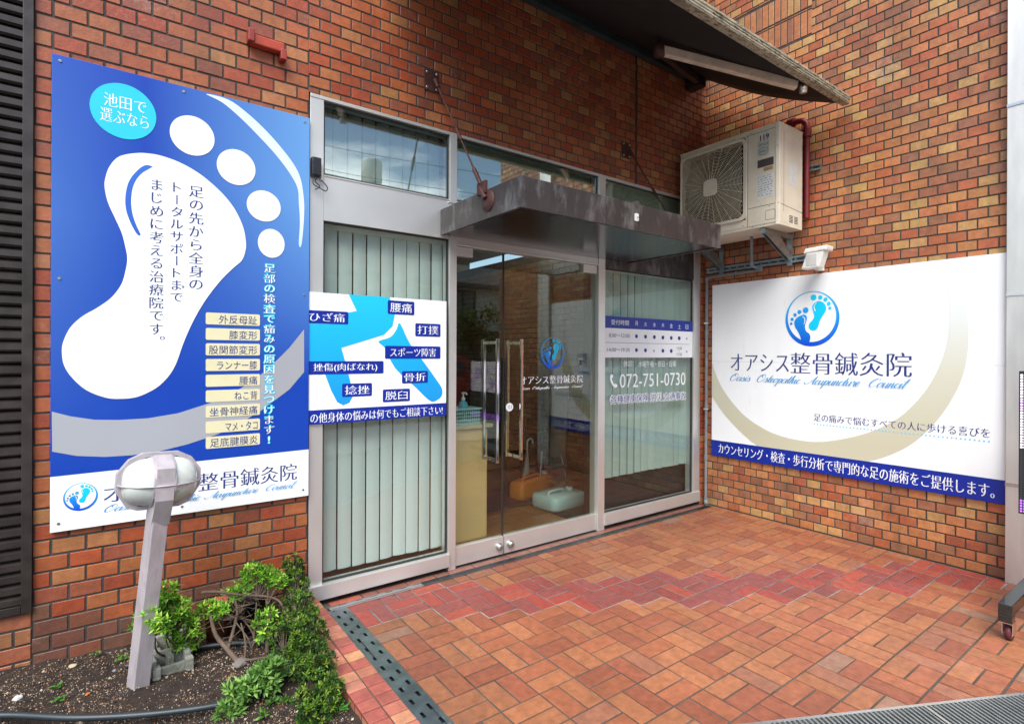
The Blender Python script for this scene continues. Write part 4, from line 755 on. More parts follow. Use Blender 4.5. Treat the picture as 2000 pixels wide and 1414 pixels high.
mxn=n.nodes.new('ShaderNodeMix'); mxn.data_type='RGBA'; mxn.inputs[6].default_value=(.003,.050,.40,1); mxn.inputs[7].default_value=(.13,.33,.68,1); n.links.new(fac,mxn.inputs[0]); n.links.new(mxn.outputs[2],p.inputs['Base Color'])
ls=base_sign('foot_sign','tall blue clinic sign with a large white footprint and vertical writing',u0_,v0_,u1_,v1_,PL,.018,blue)
def lay(poly,d,name,m,par=ls,pl=PL): return sheet(poly,pl,d,name,m,par)
lay([(u0_,v0_),(u1_,v0_),(u1_,D['whitestrip'][1][1]),(u0_,D['whitestrip'][0][1])],.0012,'white_strip',M['white'])
cl2=lambda pts,a=None:[(cl(x,u0_+.0005,u1_-.0005),cl(y,v0_,v1_-.0005)) for x,y in pts]
lay(cl2(smooth_poly(D['stripe'],n=4)),.0010,'curved_stripe',vgrad('stripe_print',[(0,(.15,.40,.78)),(.45,(.72,.84,.95)),(1,(.66,.78,.93))],(0,0,1),1.7,2.6))
lay(cl2(D['band']),.0010,'silver_band',M['silver'])
lay(smooth_poly(D['foot'],n=5),.0018,'white_footprint',M['white'])
b=MB(); [b.prism(ellipse(*e),.0012,.0018,PL) for e in []]
for e in D['toes']: lay(ellipse(*e),.0018,'white_toe',M['white'])
lay(smooth_poly(D['footarc'],n=4),.0026,'blue_arc',vgrad('arc_print',[(0,(.02,.09,.45)),(1,(.04,.15,.6))],(0,0,1),1.6,2.3))
cd_=lay(ellipse(*D['cyan']),.0018,'cyan_disc',M['cyan'])
lettering(D['circtext'],PL,.0025,'lettering',M['white'],cd_)
for bx,lt in zip(D['labels'],D['labtext']):
    o_=MB().prism(rrect(bx[0],bx[1],bx[2],bx[3],.007),.0012,.0022,PL).build('cream_label',M['cream'],ls); lettering([lt],PL,.003,'lettering',M['ink'],o_,serif=False)
b=MB(); [vtext(b,s,bx,PL,.0028) for s,bx in D['vcols']]; b.build('vertical_lettering',M['ink'],ls)
b=MB(); vtext(b,D['vlight'][0],D['vlight'][1],PL,.0022,offset=.06); b.build('glow_lettering',M['cyan'],ls)
b=MB(); vtext(b,D['vlight'][0],D['vlight'][1],PL,.0028); b.build('white_lettering',M['white'],ls)
logo(ls,PL,.002,*D['logoL'],(0,0,1))
lettering([('オアシス整骨鍼灸院',D['nameL'])],PL,.0022,'name_lettering',M['ink'],ls)
script('Oasis  Osteopathic  Acupuncture  Council',D['scriptL'],PL,.0022,'script_lettering',M['inkblue'],ls)
screws(ls,PL,(-4.655,-4.20,-3.64),(.66,1.72,2.66))
# right sign
PRs=planeR(0.0); rs_=base_sign('wall_sign','large white clinic sign with footprint emblem and blue bottom strip',.0885,.474,2.199,2.052,PRs,.018,M['white'])
ru0,ru1=.0885,2.199
ring=[(cl(x,ru0,ru1),min(y,2.051)) for x,y in smooth_poly(D['rout'],False,5)]; rin=[(cl(x,ru0,ru1),min(y,2.051)) for x,y in smooth_poly(D['rin'],False,5)]
b=MB(); N=min(len(ring),len(rin)); P=[PRs(u,v,.001) for u,v in ring[:N]]+[PRs(u,v,.001) for u,v in rin[:N]]; b.add(P,[(i,i+1,N+i+1,N+i) for i in range(N-1)])
b.build('beige_ring',vgrad('ring_print',[(0,(.56,.54,.40)),(.45,(.64,.64,.52)),(1,(.80,.86,.92))],(0,0,1),.75,1.95),rs_)
s0,s1=D['rstrip']; lay([(ru0,.474),(ru1,.474),(ru1,s1[1]),(ru0,s0[1])],.0018,'blue_strip',M['navy'],rs_,PRs)
logo(rs_,PRs,.0016,*D['rlogo'],(0,0,1))
lettering([D['rname1'],D['rname2']],PRs,.002,'name_lettering',M['ink'],rs_)
script('Oasis  Osteopathic  Acupuncture  Council',D['rscript'],PRs,.002,'script_lettering',M['inkblue'],rs_)
lettering([('足の痛みで悩むすべての人に歩ける喜びを',D['rtag'])],PRs,.002,'tagline_lettering',M['ink'],rs_)
b=MB(); a0,a1=D['rdots']
for i in range(46): k=i/45; b.prism(ellipse(a0[0]+(a1[0]-a0[0])*k,a0[1]+(a1[1]-a0[1])*k,.0052,.0052,10),.001,.0018,PRs)
b.build('dotted_line',M['cyanlight'],rs_)
lettering([('カウンセリング・検査・歩行分析で専門的な足の施術をご提供します。',D['rstext'])],PRs,.0026,'strip_lettering',M['white'],rs_,wide=.04)
sheet([(ru0,1.343),(ru1,1.343),(ru1,1.345),(ru0,1.345)],PRs,.0005,'panel_seam',mat('seam_grey',(.55,.6,.66),.5),rs_,.0004)
# banner on the left window
PW=planeF(-.012); q=D['wb']; bu0,bu1=q[0][0],q[2][0]; bv0=(q[1][1]+q[3][1])/2; bv1=(q[0][1]+q[2][1])/2
wb=thing('window_banner',(bu0,-.012,bv0),'white banner on the left window with a cyan leg and blue ailment labels','banner')
MB().prism([(bu0,bv0),(bu1,bv0),(bu1,bv1),(bu0,bv1)],-.006,0,PW).build('banner_sheet',M['white'],wb)
lb=vgrad('leg_print',[(0,(.01,.26,.72)),(.55,(.01,.42,.82)),(1,(.015,.55,.88))],(0,0,1),bv0,bv1)
cw=lambda pts:[(cl(x,bu0,bu1),cl(y,bv0,bv1)) for x,y in pts]
lay(cw(D['wleg1']),.0008,'leg_picture',lb,wb,PW); lay(cw(smooth_poly(D['wleg2'],n=3)),.0008,'lower_leg_picture',lb,wb,PW)
sv=(D['wstrip'][0][1]+D['wstrip'][1][1])/2; lay([(bu0,bv0),(bu1,bv0),(bu1,sv),(bu0,sv)],.0014,'blue_strip',M['navy'],wb,PW)
for s,bx in D['wlab']:
    o_=MB().prism(rrect(*bx,.008),.0008,.0016,PW).build('blue_label',M['navy'],wb); du=(bx[2]-bx[0])*.09; dv=(bx[3]-bx[1])*.16; lettering([(s,(bx[0]+du,bx[1]+dv,bx[2]-du,bx[3]-dv))],PW,.0022,'lettering',M['white'],o_,serif=('腰' not in s and '脱' not in s))
c_=MB(); text_into(c_,'その他身体の悩みは何でもご相談下さい!',D['wtext'],PW,.0022); c_.build('strip_lettering',M['white'],wb)
# opening hours on right window
PQ=planeF(.012); q=D['sc']; ou0,ou1=-1.316,-.158; ov0=(q[1][1]+q[3][1])/2; ov1=(q[0][1]+q[2][1])/2
oh=thing('opening_hours_panel',(ou0,.012,ov0),'opening hours table panel on the right window','sign')
MB().prism([(ou0,ov0),(ou1,ov0),(ou1,ov1),(ou0,ov1)],-.006,0,PQ).build('panel_sheet',M['white'],oh)
hv=(D['scb'][0][1]+D['scb'][1][1])/2; lay([(ou0,hv),(ou1,hv),(ou1,ov1),(ou0,ov1)],.001,'blue_header',M['navy'],oh,PQ)
lv=(D['scl'][0][1]+D['scl'][1][1])/2; lay([(ou0,lv-.0015),(D['scl'][1][0],lv-.0015),(D['scl'][1][0],lv+.0015),(ou0,lv+.0015)],.001,'ruled_line',M['inkgrey'],oh,PQ)
for key,mm in (('w',M['white']),('g',M['inkgrey']),('n',M['ink'])): lettering([(s,bx) for s,bx,k in D['sct'] if k==key],PQ,.0018,'lettering',mm,oh,serif=False)
b=MB(); [b.prism(ellipse(*e,20),.0006,.0014,PQ) for e in D['scd']]; b.build('dots',M['ink'],oh)
wl=thing('window_lettering',(-1,.012,1.1),'white phone number lettering and blue insurance line on the right window','lettering')
lettering([(s,bx) for s,bx,k in D['gt'][:2]],PQ,.004,'closed_days_lettering',M['white'],wl,serif=False)
lettering([(s,bx) for s,bx,k in D['gt'][2:3]],PQ,.004,'number_lettering',M['white'],wl,serif=False)
b=MB()
for s_i,bx,k_ in D['gt']:
    if k_=='b':
        e_=0
        for dx in(-.006,0,.006):
            for dz in(-.005,0,.005): text_into(b,s_i,(bx[0]+dx,bx[1]+dz,bx[2]+dx,bx[3]+dz),PQ,.002-e_,serif=False); e_+=.00012
b.build('outline_lettering',M['white'],wl); lettering([(s,bx) for s,bx,k in D['gt'] if k=='b'],PQ,.004,'insurance_lettering',M['ink'],wl,serif=False)
MB().prism(smooth_poly(D['phone'],n=3),.002,.004,PQ).build('phone_symbol',M['white'],wl)
dl=thing('door_lettering',(-1.8,.03,1.2),'blue footprint emblem and white clinic name on the right door','lettering')
PD=planeF(.029); logo(dl,PD,.0006,*D['dlogo'],(0,0,1)); lettering([('オアシス整骨鍼灸院',D['dname'])],PD,.001,'name_lettering',M['white'],dl,wide=.04)
script('Oasis  Osteopathic  Acupuncture  Council',D['dscript'],PD,.001,'script_lettering',M['white'],dl,bold=1.3)
ps=thing('pull_sticker',(D['pull'][0],-.02,D['pull'][1]),'small round white pull sticker on the right door','sticker'); e=D['pull']; MB().prism(ellipse(*e,28),0,.001,planeF(.029)).build('sticker_disc',M['white'],ps)
lettering([('引',(e[0]-e[2]*.5,e[1]-e[3]*.5,e[0]+e[2]*.5,e[1]+e[3]*.5))],planeF(.029),.002,'lettering',M['ink'],ps)
# ------------------------------------------------------------------ air conditioner
ac=thing('air_conditioner',(-.28,-.5,2.39),'cream outdoor air-conditioner unit with round fan grille on the side wall','air conditioner')
ax0,ax1,ay0,ay1,az0,az1=-.46,-.10,-.97,-.075,2.395,3.16
# cabinet with opening for fan
fy0,fy1,fz0,fz1=-.70,-.085,2.475,3.125
b=MB(); b.box(ax0+.004,ax1,ay0,ay1,az0,az0+.02); b.box(ax0,ax1,ay0,ay1,az1-.02,az1); b.box(ax0,ax1,ay0,ay0+.012,az0+.02,az1-.02); b.box(ax0,ax1,ay1-.008,ay1,az0+.02,az1-.02); b.box(ax1-.01,ax1,ay0+.012,ay1-.008,az0+.02,az1-.02)
b.box(ax0,ax0+.012,ay0+.012,fy0,az0+.02,az1-.02); b.box(ax0,ax0+.012,fy0,ay1-.008,az0+.02,fz0); b.box(ax0,ax0+.012,fy0,ay1-.008,fz1,az1-.02)
b.build('cabinet',M['acbody'],ac,bevel=.002)
b=MB(); co=[(ax0-.004,ay0+.02),(ax0-.001,ay0+.008),(ax0+.006,ay0-.001),(ax0+.02,ay0-.004),(ax0+.02,ay0+.004),(ax0+.010,ay0+.008),(ax0+.004,ay0+.02)]
vs=[(x,y,z) for z in(az0+.001,az1+.001) for x,y in co]; b.add(vs,[(k,(k+1)%7,7+(k+1)%7,7+k) for k in range(7)]+[tuple(range(7)),tuple(range(7,14))],smooth=False); b.build('corner_trim',M['acbody'],ac)
MB().box(ax0-.006,ax1+.002,ay0-.006,ay1+.004,az1+.0005,az1+.010).build('top_lid',M['acbody'],ac,bevel=.004)
PA=planeR(ax0)
b=MB(); o=rrect(-fy1+.0,fz0,-fy0+.012,fz1,.05); i_=rrect(-fy1+.02,fz0+.022,-fy0-.012,fz1-.02,.04); n_=len(o)
vs=[PA(u,v,0) for u,v in o]+[PA(u,v,.016) for u,v in o]+[PA(u,v,.016) for u,v in i_]+[PA(u,v,-.03) for u,v in i_]
b.add(vs,[(k*n_+j,k*n_+(j+1)%n_,(k+1)*n_+(j+1)%n_,(k+1)*n_+j) for k in range(3) for j in range(n_)]); b.build('grille_surround',M['acbody'],ac)
fc_y,fc_z=(.0+ (-fy0-fy1)/2),(fz0+fz1)/2; hw=(-fy0+fy1)/2-.018; hh=(fz1-fz0)/2-.018
gr=MB()
def inside(u,v): return abs(u-fc_y)<hw and abs(v-fc_z)<hh and not((abs(u-fc_y)>hw-.035 and abs(v-fc_z)>hh-.035) and math.hypot(abs(u-fc_y)-(hw-.035),abs(v-fc_z)-(hh-.035))>.035)
r=.055; 
while r<.42:
    N=72; prev=None; seg=[]
    for k in range(N+1):
        t=2*math.pi*k/N; u,v=fc_y+r*math.cos(t),fc_z+r*math.sin(t)
        if inside(u,v): seg.append(PA(u,v,.010+.010*(1-min(1,r/.33))))
        else:
            if len(seg)>1: gr.tube(seg,.0024,4,cap=False)
            seg=[]
    if len(seg)>1: gr.tube(seg,.0024,4,cap=False)
    r+=.0118
for k in range(28):
    t=2*math.pi*(k+.5)/28; r=.05
    while r<.44 and inside(fc_y+r*math.cos(t),fc_z+r*math.sin(t)): r+=.004
    gr.tube([PA(fc_y+.05*math.cos(t),fc_z+.05*math.sin(t),.020),PA(fc_y+r*math.cos(t),fc_z+r*math.sin(t),.010)],.0021,4,cap=False)
gr.build('fan_grille',M['grille'],ac)
MB().prism(rrect(fc_y-.062,fc_z-.068,fc_y+.062,fc_z+.068,.025),.018,.032,PA).build('grille_badge',M['acbody'],ac,bevel=.003)
MB().box(-.33,-.30,fy0,fy1,fz0,fz1).build('coil_back',mat('coil_dark',(.012,.009,.007),.8,bump=.4),ac)
b=MB()
for k in range(4):
    vs=[];N=9
    for i in range(N):
        t=R(90*k)+i/(N-1)*1.1
        for rr in(.06,.26): vs.append(PA(fc_y+rr*math.cos(t),fc_z+rr*math.sin(t),-.03-.07*i/(N-1)))
    b.add(vs,[(2*i,2*i+1,2*i+3,2*i+2) for i in range(N-1)],smooth=True)
fb=b.build('fan_blades',mat('fan_plastic',(.02,.017,.013),.5),ac); s_=fb.modifiers.new('s','SOLIDIFY'); s_.thickness=.003
b=MB(); b.lathe([(.30,.10),(.30,.02)],Matrix.Translation((ax0+.0,-fc_y,fc_z))@Matrix.Rotation(R(90),4,'Y'),40); b.build('fan_ring',M['dark'],ac)
# panel lines, stickers
b=MB(); dk=M['dark']
b.prism([(.717,az0+.02),(.720,az0+.02),(.720,az1-.025),(.717,az1-.025)],0,.0008,PA)
b.prism([(.720,2.555),(.969,2.555),(.969,2.558),(.720,2.558)],0,.0008,PA); b.prism([(.075,az1-.030),(.969,az1-.030),(.969,az1-.0275),(.075,az1-.0275)],0,.0008,PA)
for (o1,i1) in ((rrect(.865,2.44,.945,2.515,.012),rrect(.8675,2.4425,.9425,2.5125,.010)),):
    m_=len(o1); vs=[PA(u,v,.0008) for u,v in o1]+[PA(u,v,.0008) for u,v in i1]; b.add(vs,[(j,(j+1)%m_,m_+(j+1)%m_,m_+j) for j in range(m_)])
PB=planeF(ay0); b.prism([(ax0,2.555),(ax1,2.53),(ax1,2.533),(ax0,2.558)],0,.0008,PB); b.prism([(-.385,2.50),(-.383,2.50),(-.383,3.12),(-.385,3.12)],0,.0008,PB)
for k in range(5):
    b.prism([(-.30,2.43+k*.012),(-.245,2.43+k*.012),(-.245,2.436+k*.012),(-.30,2.436+k*.012)],0,.0008,PB); b.prism([(-.225,2.43+k*.012),(-.17,2.43+k*.012),(-.17,2.436+k*.012),(-.225,2.436+k*.012)],0,.0008,PB)
for u,v in ((.10,3.145),(.74,3.145),(.60,3.145),(.72,2.78),(.90,2.545),(.76,2.41),(.68,2.43)): b.prism(ellipse(u,v,.004,.004,10),0,.0012,PA)
b.build('seams_and_screws',dk,ac)
lbm=mat('sticker_paper',(.60,.61,.58),.5,var=.08,scale=30)
MB().prism([(.80,2.94),(.895,2.94),(.895,3.06),(.80,3.06)],0,.0010,PA).build('maker_label',mat('label_cream',(.50,.52,.44),.5),ac)
MB().prism([(.80,2.615),(.93,2.615),(.93,2.795),(.80,2.795)],0,.0010,PA).build('instruction_sticker',lbm,ac)
MB().prism([(.815,3.105),(.915,3.105),(.915,3.122),(.815,3.122)],0,.0010,PA).build('small_sticker',lbm,ac)
MB().prism([(.80,2.855),(.93,2.855),(.93,2.915),(.80,2.915)],0,.0010,PA).build('rating_plate',mat('plate_dark',(.07,.06,.06),.5),ac)
MB().prism([(.85,2.82),(.925,2.82),(.925,2.848),(.85,2.848)],0,.0010,PA).build('brown_sticker',mat('sticker_brown',(.35,.25,.13),.5),ac)
MB().prism([(-.31,2.72),(-.19,2.72),(-.19,2.90),(-.31,2.90)],0,.0010,PB).build('side_sticker',lbm,ac)
b=MB(); text_into(b,'119',(.820,3.060,.894,3.104),PA,.0016,offset=.02); text_into(b,'HITACHI',(.81,3.022,.886,3.038),PA,.0016)
a=ellipse(.848,2.978,.040,.028,28); c_=ellipse(.848,2.978,.037,.025,28); vs=[PA(u,v,.0016) for u,v in a]+[PA(u,v,.0016) for u,v in c_]; b.add(vs,[(j,(j+1)%28,28+(j+1)%28,28+j) for j in range(28)]); text_into(b,'たのみ人',(.82,2.968,.876,2.988),PA,.0016,offset=.02)
for k in range(9):
    z=2.78-k*.018; x=.807
    while x<.915:
        L=random.uniform(.004,.02); b.prism([(x,z),(min(x+L,.925),z),(min(x+L,.925),z+.004),(x,z+.004)],.0011,.0014,PA); x+=L+random.uniform(.004,.02)
b.build('lettering',M['ink'],ac)
# brackets, pipes
ra=thing('wall_bracket',(-.1,-.55,2.2),'galvanised steel bracket frame carrying the air conditioner','bracket')
for (z,ya,yb) in ((2.19,-1.03,-.03),(2.90,-1.06,-.5)):
    b=MB(); b.box(.0,.016,ya,yb,z-.024,z+.024); b.box(-.012,.0,ya,yb,z+.012,z+.024); b.box(-.012,.0,ya,yb,z-.024,z-.012); b.build('rail',M['galv'],ra,bevel=.001)
b=MB()
for z in(2.19,2.90):
    y=-.06 if z<2.5 else -.86
    while y>-1.03: b.box(-.0135,-.0,y-.05,y,z-.004,z+.004); y-=.075
b.build('slots',M['dark'],ra)
for yy in(-.20,-.83):
    b=MB(); b.box(-.03,-.012,yy-.02,yy+.02,2.14,2.39); b.box(-.44,-.03,yy-.02,yy+.02,2.355,2.39)
    vs=[(-.44,yy,2.36),(-.40,yy,2.34),(-.03,yy,2.17),(-.03,yy,2.23),(-.2,yy,2.355)]
    for s in(-.017,.014): b.add([(x,y+s,z) for x,y,z in vs]+[(x,y+s+.003,z) for x,y,z in vs],[(0,1,2,3,4),(9,8,7,6,5)]+[(k,(k+1)%5,5+(k+1)%5,5+k) for k in range(5)])
    b.tube([(-.016,yy,2.18),(-.036,yy,2.18)],.010,6); b.build('support_arm',M['galv'],ra,bevel=.001)
dp=thing('drain_pipe',(-.03,-.05,0),'grey pipe running down the corner from the air conditioner','pipe')
b=MB(); P=[(-.20,-.60,2.40),(-.20,-.60,2.18),(-.19,-.60,2.155),(-.14,-.60,2.145),(-.06,-.60,2.14),(-.035,-.595,2.14),(-.03,-.56,2.135),(-.03,-.10,2.125),(-.03,-.06,2.12),(-.03,-.05,2.09),(-.03,-.05,.08),(-.035,-.055,.045),(-.06,-.075,.03)]
b.tube(P,.013,10); b.build('pipe_run',M['pvc'],dp)
b=MB()
for z in(2.105,1.62,.93,.45,.06): b.tube([(-.03,-.05,z-.02),(-.03,-.05,z+.02)],.0165,10)
for p in ((-.20,-.60,2.165),(-.06,-.60,2.14)): b.tube([Vector(p)-Vector((0,0,.02)),Vector(p)+Vector((0,0,.02))],.017,10)
b.tube([(-.045,-.062,.045),(-.075,-.088,.022)],.018,10); b.build('coupling',M['pvc'],dp)
b=MB()
for z in(1.70,.90): b.box(-.048,.01,-.068,-.032,z-.006,z+.006)
for y in(-.36,): b.box(-.045,.01,y-.008,y+.008,2.105,2.150)
b.build('pipe_clip',M['steel2'],dp)
rp=thing('red_pipe',(-.03,-1.0,2.5),'dark red pipe bent around the top and side of the air conditioner','pipe')
b=MB(); b.tube([(-.03,-.05,3.305),(-.03,-.88,3.305),(-.03,-.935,3.295),(-.03,-.965,3.26),(-.03,-.970,3.21),(-.03,-.970,2.50)],.024,12); b.build('pipe_run',M['redpipe'],rp)
b=MB(); b.tube([(-.03,-.82,3.305),(-.03,-.87,3.305)],.036,12); b.tube([(-.03,-.970,3.21),(-.03,-.970,3.15)],.036,12); b.build('coupling',M['redpipe'],rp)
fl=thing('floodlight',(-.12,-1.08,2.08),'white flood lamp fixed above the white wall sign','lamp')
pl=lambda u,v,d:(-.02-d,-u,v)
b=MB(); b.prism([(1.01,2.07),(1.145,2.07),(1.185,2.195),(1.055,2.195)],.09,.18,lambda u,v,d:(-.02-d,-u,v)); b.build('lamp_body',M['whitep'],fl,bevel=.012)
b=MB(); b.prism([(1.03,2.188),(1.20,2.196),(1.208,2.232),(1.045,2.226)],.07,.185,lambda u,v,d:(-.02-d,-u,v)); b.build('lamp_housing',M['whitep'],fl,bevel=.008)
b=MB(); b.box(-.202,-.198,-1.13,-1.05,2.09,2.18); b.build('lamp_lens',mat('lens',(.55,.56,.54),.15),fl)
b=MB(); b.box(-.09,.018,-1.09,-1.06,2.07,2.10); b.box(-.20,-.09,-1.085,-1.065,2.072,2.085); b.build('lamp_bracket',M['whitep'],fl,bevel=.003)
# red remnant and small black sensor on the front wall
rf=thing('red_bracket',(-3.83,-.03,3.0),'weathered red bracket on the brick above the blue sign','bracket')
b=MB(); b.box(-3.91,-3.75,-.05,-.002,2.985,3.035); b.build('bracket_body',mat('red_paint_worn',(.36,.045,.02),.5,var=.3,stain=((.5,.42,.38),18,.62,.7)),rf,bevel=.006); rd_=mat('red_paint_dark',(.25,.03,.02),.5,var=.3); MB().box(-3.925,-3.895,-.06,-.002,2.99,3.055).build('bracket_end',rd_,rf,bevel=.005); MB().box(-3.77,-3.74,-.06,-.002,2.945,3.0).build('bracket_end',rd_,rf,bevel=.005)
sn=thing('door_chime_sensor',(-3.58,-.03,2.38),'small black sensor box with dangling wires at the window corner','sensor')
MB().box(-3.605,-3.555,-.045,-.002,2.375,2.475).build('sensor_body',mat('black_gloss',(.02,.02,.025),.3,var=.5,stain=((.3,.3,.32),14,.6,.68)),sn,bevel=.006); MB().box(-3.553,-3.538,-.02,-.001,2.36,2.45).build('sensor_plate',M['whitep'],sn,bevel=.004)
b=MB(); b.tube(smooth_poly([(-3.585,-.03,2.375),(-3.60,-.04,2.33),(-3.57,-.045,2.31),(-3.53,-.035,2.30),(-3.52,-.03,2.325),(-3.55,-.02,2.36)],False,5),.0028,6); b.tube(smooth_poly([(-3.57,-.03,2.375),(-3.585,-.03,2.345),(-3.56,-.03,2.32),(-3.585,-.03,2.30)],False,5),.003,6); b.build('wire',M['black'],sn)
# ------------------------------------------------------------------ louvre shutter, ledge
lv_=thing('louvre_screen',(-5.2,0,.3),'dark brown metal louvre screen at the far left','louvre')
b=MB(); z=.33
while z<3.4:
    vs=[(x,y,zz) for x in(-6.2,-4.775) for (y,zz) in ((.02,z+.050),(-.012,z+.034),(-.012,z+.010),(-.002,z+.002),(.02,z+.006))]
    b.add(vs,[(k,(k+1)%5,5+(k+1)%5,5+k) for k in range(5)]); z+=.0487
b.build('louvre_slats',M['darkbronze'],lv_); MB().box(-4.775,-4.7405,-.02,.05,.30,5.2).build('louvre_frame',M['darkbronze'],lv_,bevel=.002); MB().box(-6.2,-4.776,-.018,.05,.30,.335).build('bottom_rail',M['darkbronze'],lv_,bevel=.002); MB().box(-6.2,-4.775,.021,.06,.33,5.2).build('dark_back',M['dark'],lv_)
b=MB(); z=3.4
while z<4.2: b.box(-6.2,-4.776,-.01,.02,z,z+.04); z+=.0487
b.build('upper_slats',M['darkbronze'],lv_)
lg_=thing('brick_ledge',(-5.3,0,0),'low brick base wall under the dark louvre screen','wall')
b=MB(); bricks(b,planeF(-.0),-6.2,-4.745,-.12,.298,.1185,.0685,ov=-.045,ou=-4.74,pal=[((.46,.15,.075),2),((.42,.18,.08),1)]); b.build('brick_face',M['brick'],lg_); MB().box(-6.2,-4.742,.004,.2,-.3,.298).build('mortar_backing',M['mortar'],lg_)
# ------------------------------------------------------------------ steel column, LED board
sc_=thing('steel_column',(0,-2.5,0),'stainless clad column at the right edge beside the white sign','column')
for z0,z1 in ((0.0,.602),(.620,1.775),(1.793,2.945),(2.963,4.2)): MB().box(-.035,.3,-2.42,-2.204,z0,z1).build('steel_panel',mat('column_steel',(.80,.79,.74),.5,1,var=.15,scale=2.5,stretch=(1,3,.6),rvar=.08,bump=.02),sc_,bevel=.002)
b=MB(); 
for z in(.602,1.775,2.945): b.box(-.040,.3,-2.425,-2.203,z+.0005,z+.0175)
b.build('joint_trim',M['steel2'],sc_)
ld=thing('display_board',(-.65,-2.7,0),'LED message board on a black castor stand at the right edge','display')
MB().box(-.65,-.58,-3.1,-2.385,.575,1.325).build('board_case',M['black'],ld,bevel=.004)
import itertools
gpos={'d':MB(),'w':MB(),'p':MB(),'m':MB()}
ny_,nz_=50,52
for i in range(ny_):
    for j in range(nz_):
        y=-2.392-i*.0138; z=.585+j*.0140
        v=noise.noise(Vector((i*.09,j*.11,2)))
        if j<5: k='p'
        elif j<24: k='d' if (i>1 or j<22) else 'w'
        elif v>-.12: k='w'
        else: k='m'
        if j<24 and j>=5: k='d'
        gpos[k].add([(-.6515,y,z),(-.6515,y-.009,z),(-.6515,y-.009,z+.009),(-.6515,y,z+.009)],[(0,1,2,3)])
for k,(nm,m_) in dict(d=('unlit_dots',mat('led_off',(.05,.05,.06),.4)),w=('white_dots',emit('led_white',(.9,.82,.9),.9)),p=('purple_dots',emit('led_purple',(.35,.12,.75),.9)),m=('pink_dots',emit('led_pink',(.75,.55,.9),.8))).items():
    if gpos[k].v: gpos[k].build(nm,m_,ld)
b=MB(); b.box(-.98,-.25,-2.43,-2.375,.135,.19); b.box(-.98,-.925,-2.43,-2.375,.10,.135); b.box(-.64,-.59,-3.1,-2.43,.14,.185); b.box(-.635,-.595,-2.47,-2.43,.185,.575); b.build('stand_frame',mat('black_paint_gloss',(.015,.018,.017),.25,coat=.5),ld,bevel=.003)
cs=MB(); cs.box(-.975,-.925,-2.43,-2.378,.095,.101); cs.box(-.955,-.90,-2.428,-2.424,.035,.096); cs.box(-.955,-.90,-2.388,-2.384,.035,.096); cf_=cs.build('castor_fork',M['steel2'],ld,bevel=.001)
MW=Matrix.Translation((-.915,-2.406,.040))@Matrix.Rotation(R(90),4,'X')
b=MB(); b.lathe([(.030,-.014),(.038,-.013),(.040,0),(.038,.013),(.030,.014)],MW,28); b.build('castor_tread',M['burg'],cf_); b=MB(); b.lathe([(0,-.016),(.012,-.017),(.014,-.011),(.030,-.012),(.030,.012),(.014,.011),(.012,.017),(0,.016)],MW,28); b.build('castor_wheel',M['rubberpad'],cf_)
# ------------------------------------------------------------------ garden lamp
gl_=thing('garden_lamp',(-4.386,-.4,.02),'leaning lilac-grey metal post lamp with caged opal globe in the soil bed','lamp')
base=Vector((-4.392,-.40,-.05)); top=Vector((-4.300,-.415,.945)); d=(top-base).normalized(); sX=Vector((1,.42,0)); sX=(sX-d*sX.dot(d)).normalized(); sY=d.cross(sX)
MX=Matrix((sX,sY,d)).transposed().to_4x4(); MX.translation=base; L=(top-base).length
b=MB(); hw=.031
vs=[];
for z,w_ in((0,.030),(L-.10,.030)):
    for a,c in((-1,-1),(1,-1),(1,1),(-1,1)): vs.append(MX@Vector((a*w_,c*.030+(.0),z)))
b.add(vs,[(0,1,5,4),(1,2,6,5),(2,3,7,6),(3,0,4,7),(4,5,6,7)]); b.build('post',M['lilac'],gl_,bevel=.003)
C0=Vector((-4.312,-.375,.868)); 
lm=Matrix.Translation(C0)@Matrix.Rotation(R(3),4,'Y')@Matrix.Rotation(R(8),4,'Z')@Matrix.Diagonal((.99,1.06,1.08,1))
def hoop(poly,w_,th,name,rotm,par=gl_):
    b=MB(); n_=len(poly); vs=[]
    for (s,e) in((-w_/2,1),(w_/2,1),(w_/2,1-th),(-w_/2,1-th)):
        vs+=[rotm@Vector((s,p[0]*e,p[1]*e)) for p in poly]
    b.add(vs,[(k*n_+j,k*n_+(j+1)%n_,((k+1)%4)*n_+(j+1)%n_,((k+1)%4)*n_+j) for k in range(4) for j in range(n_)],smooth=False); return b.build(name,M['lilac'],par)
ov=[(.104*math.cos(2*math.pi*k/24),.100*math.sin(2*math.pi*k/24)) for k in range(24)]
hoop(ov,.078,.05,'centre_band',lm)
oc=[(p*1.07,q*1.05) for p,q in [(.140,.035),(.105,.082),(.06,.104),(-.06,.104),(-.105,.082),(-.140,.035),(-.142,-.025),(-.105,-.085),(-.07,-.100),(.07,-.100),(.105,-.085),(.142,-.025)]]
hoop(oc,.030,.14,'guard_frame',lm@Matrix.Rotation(R(90),4,'Z'))
oh_=[(.146*math.cos(2*math.pi*k/32),.104*math.sin(2*math.pi*k/32)) for k in range(32)]
b=MB(); b.tube([lm@Vector((x,y,-.005)) for x,y in oh_]+[lm@Vector((*oh_[0],-.005))],.0045,6,cap=False); b.build('guard_hoop',M['lilac'],gl_)
b=MB(); vs=[];fs=[];na,nb=20,32
for i in range(na+1):
    t=math.pi*i/na; xx=-.134*math.cos(t); rr=math.sin(t)**.55*.096
    for j in range(nb): p=2*math.pi*j/nb; vs.append(lm@Vector((xx,rr*math.cos(p),rr*math.sin(p))))
for i in range(na):
    for j in range(nb): fs.append((i*nb+j,i*nb+(j+1)%nb,(i+1)*nb+(j+1)%nb,(i+1)*nb+j))
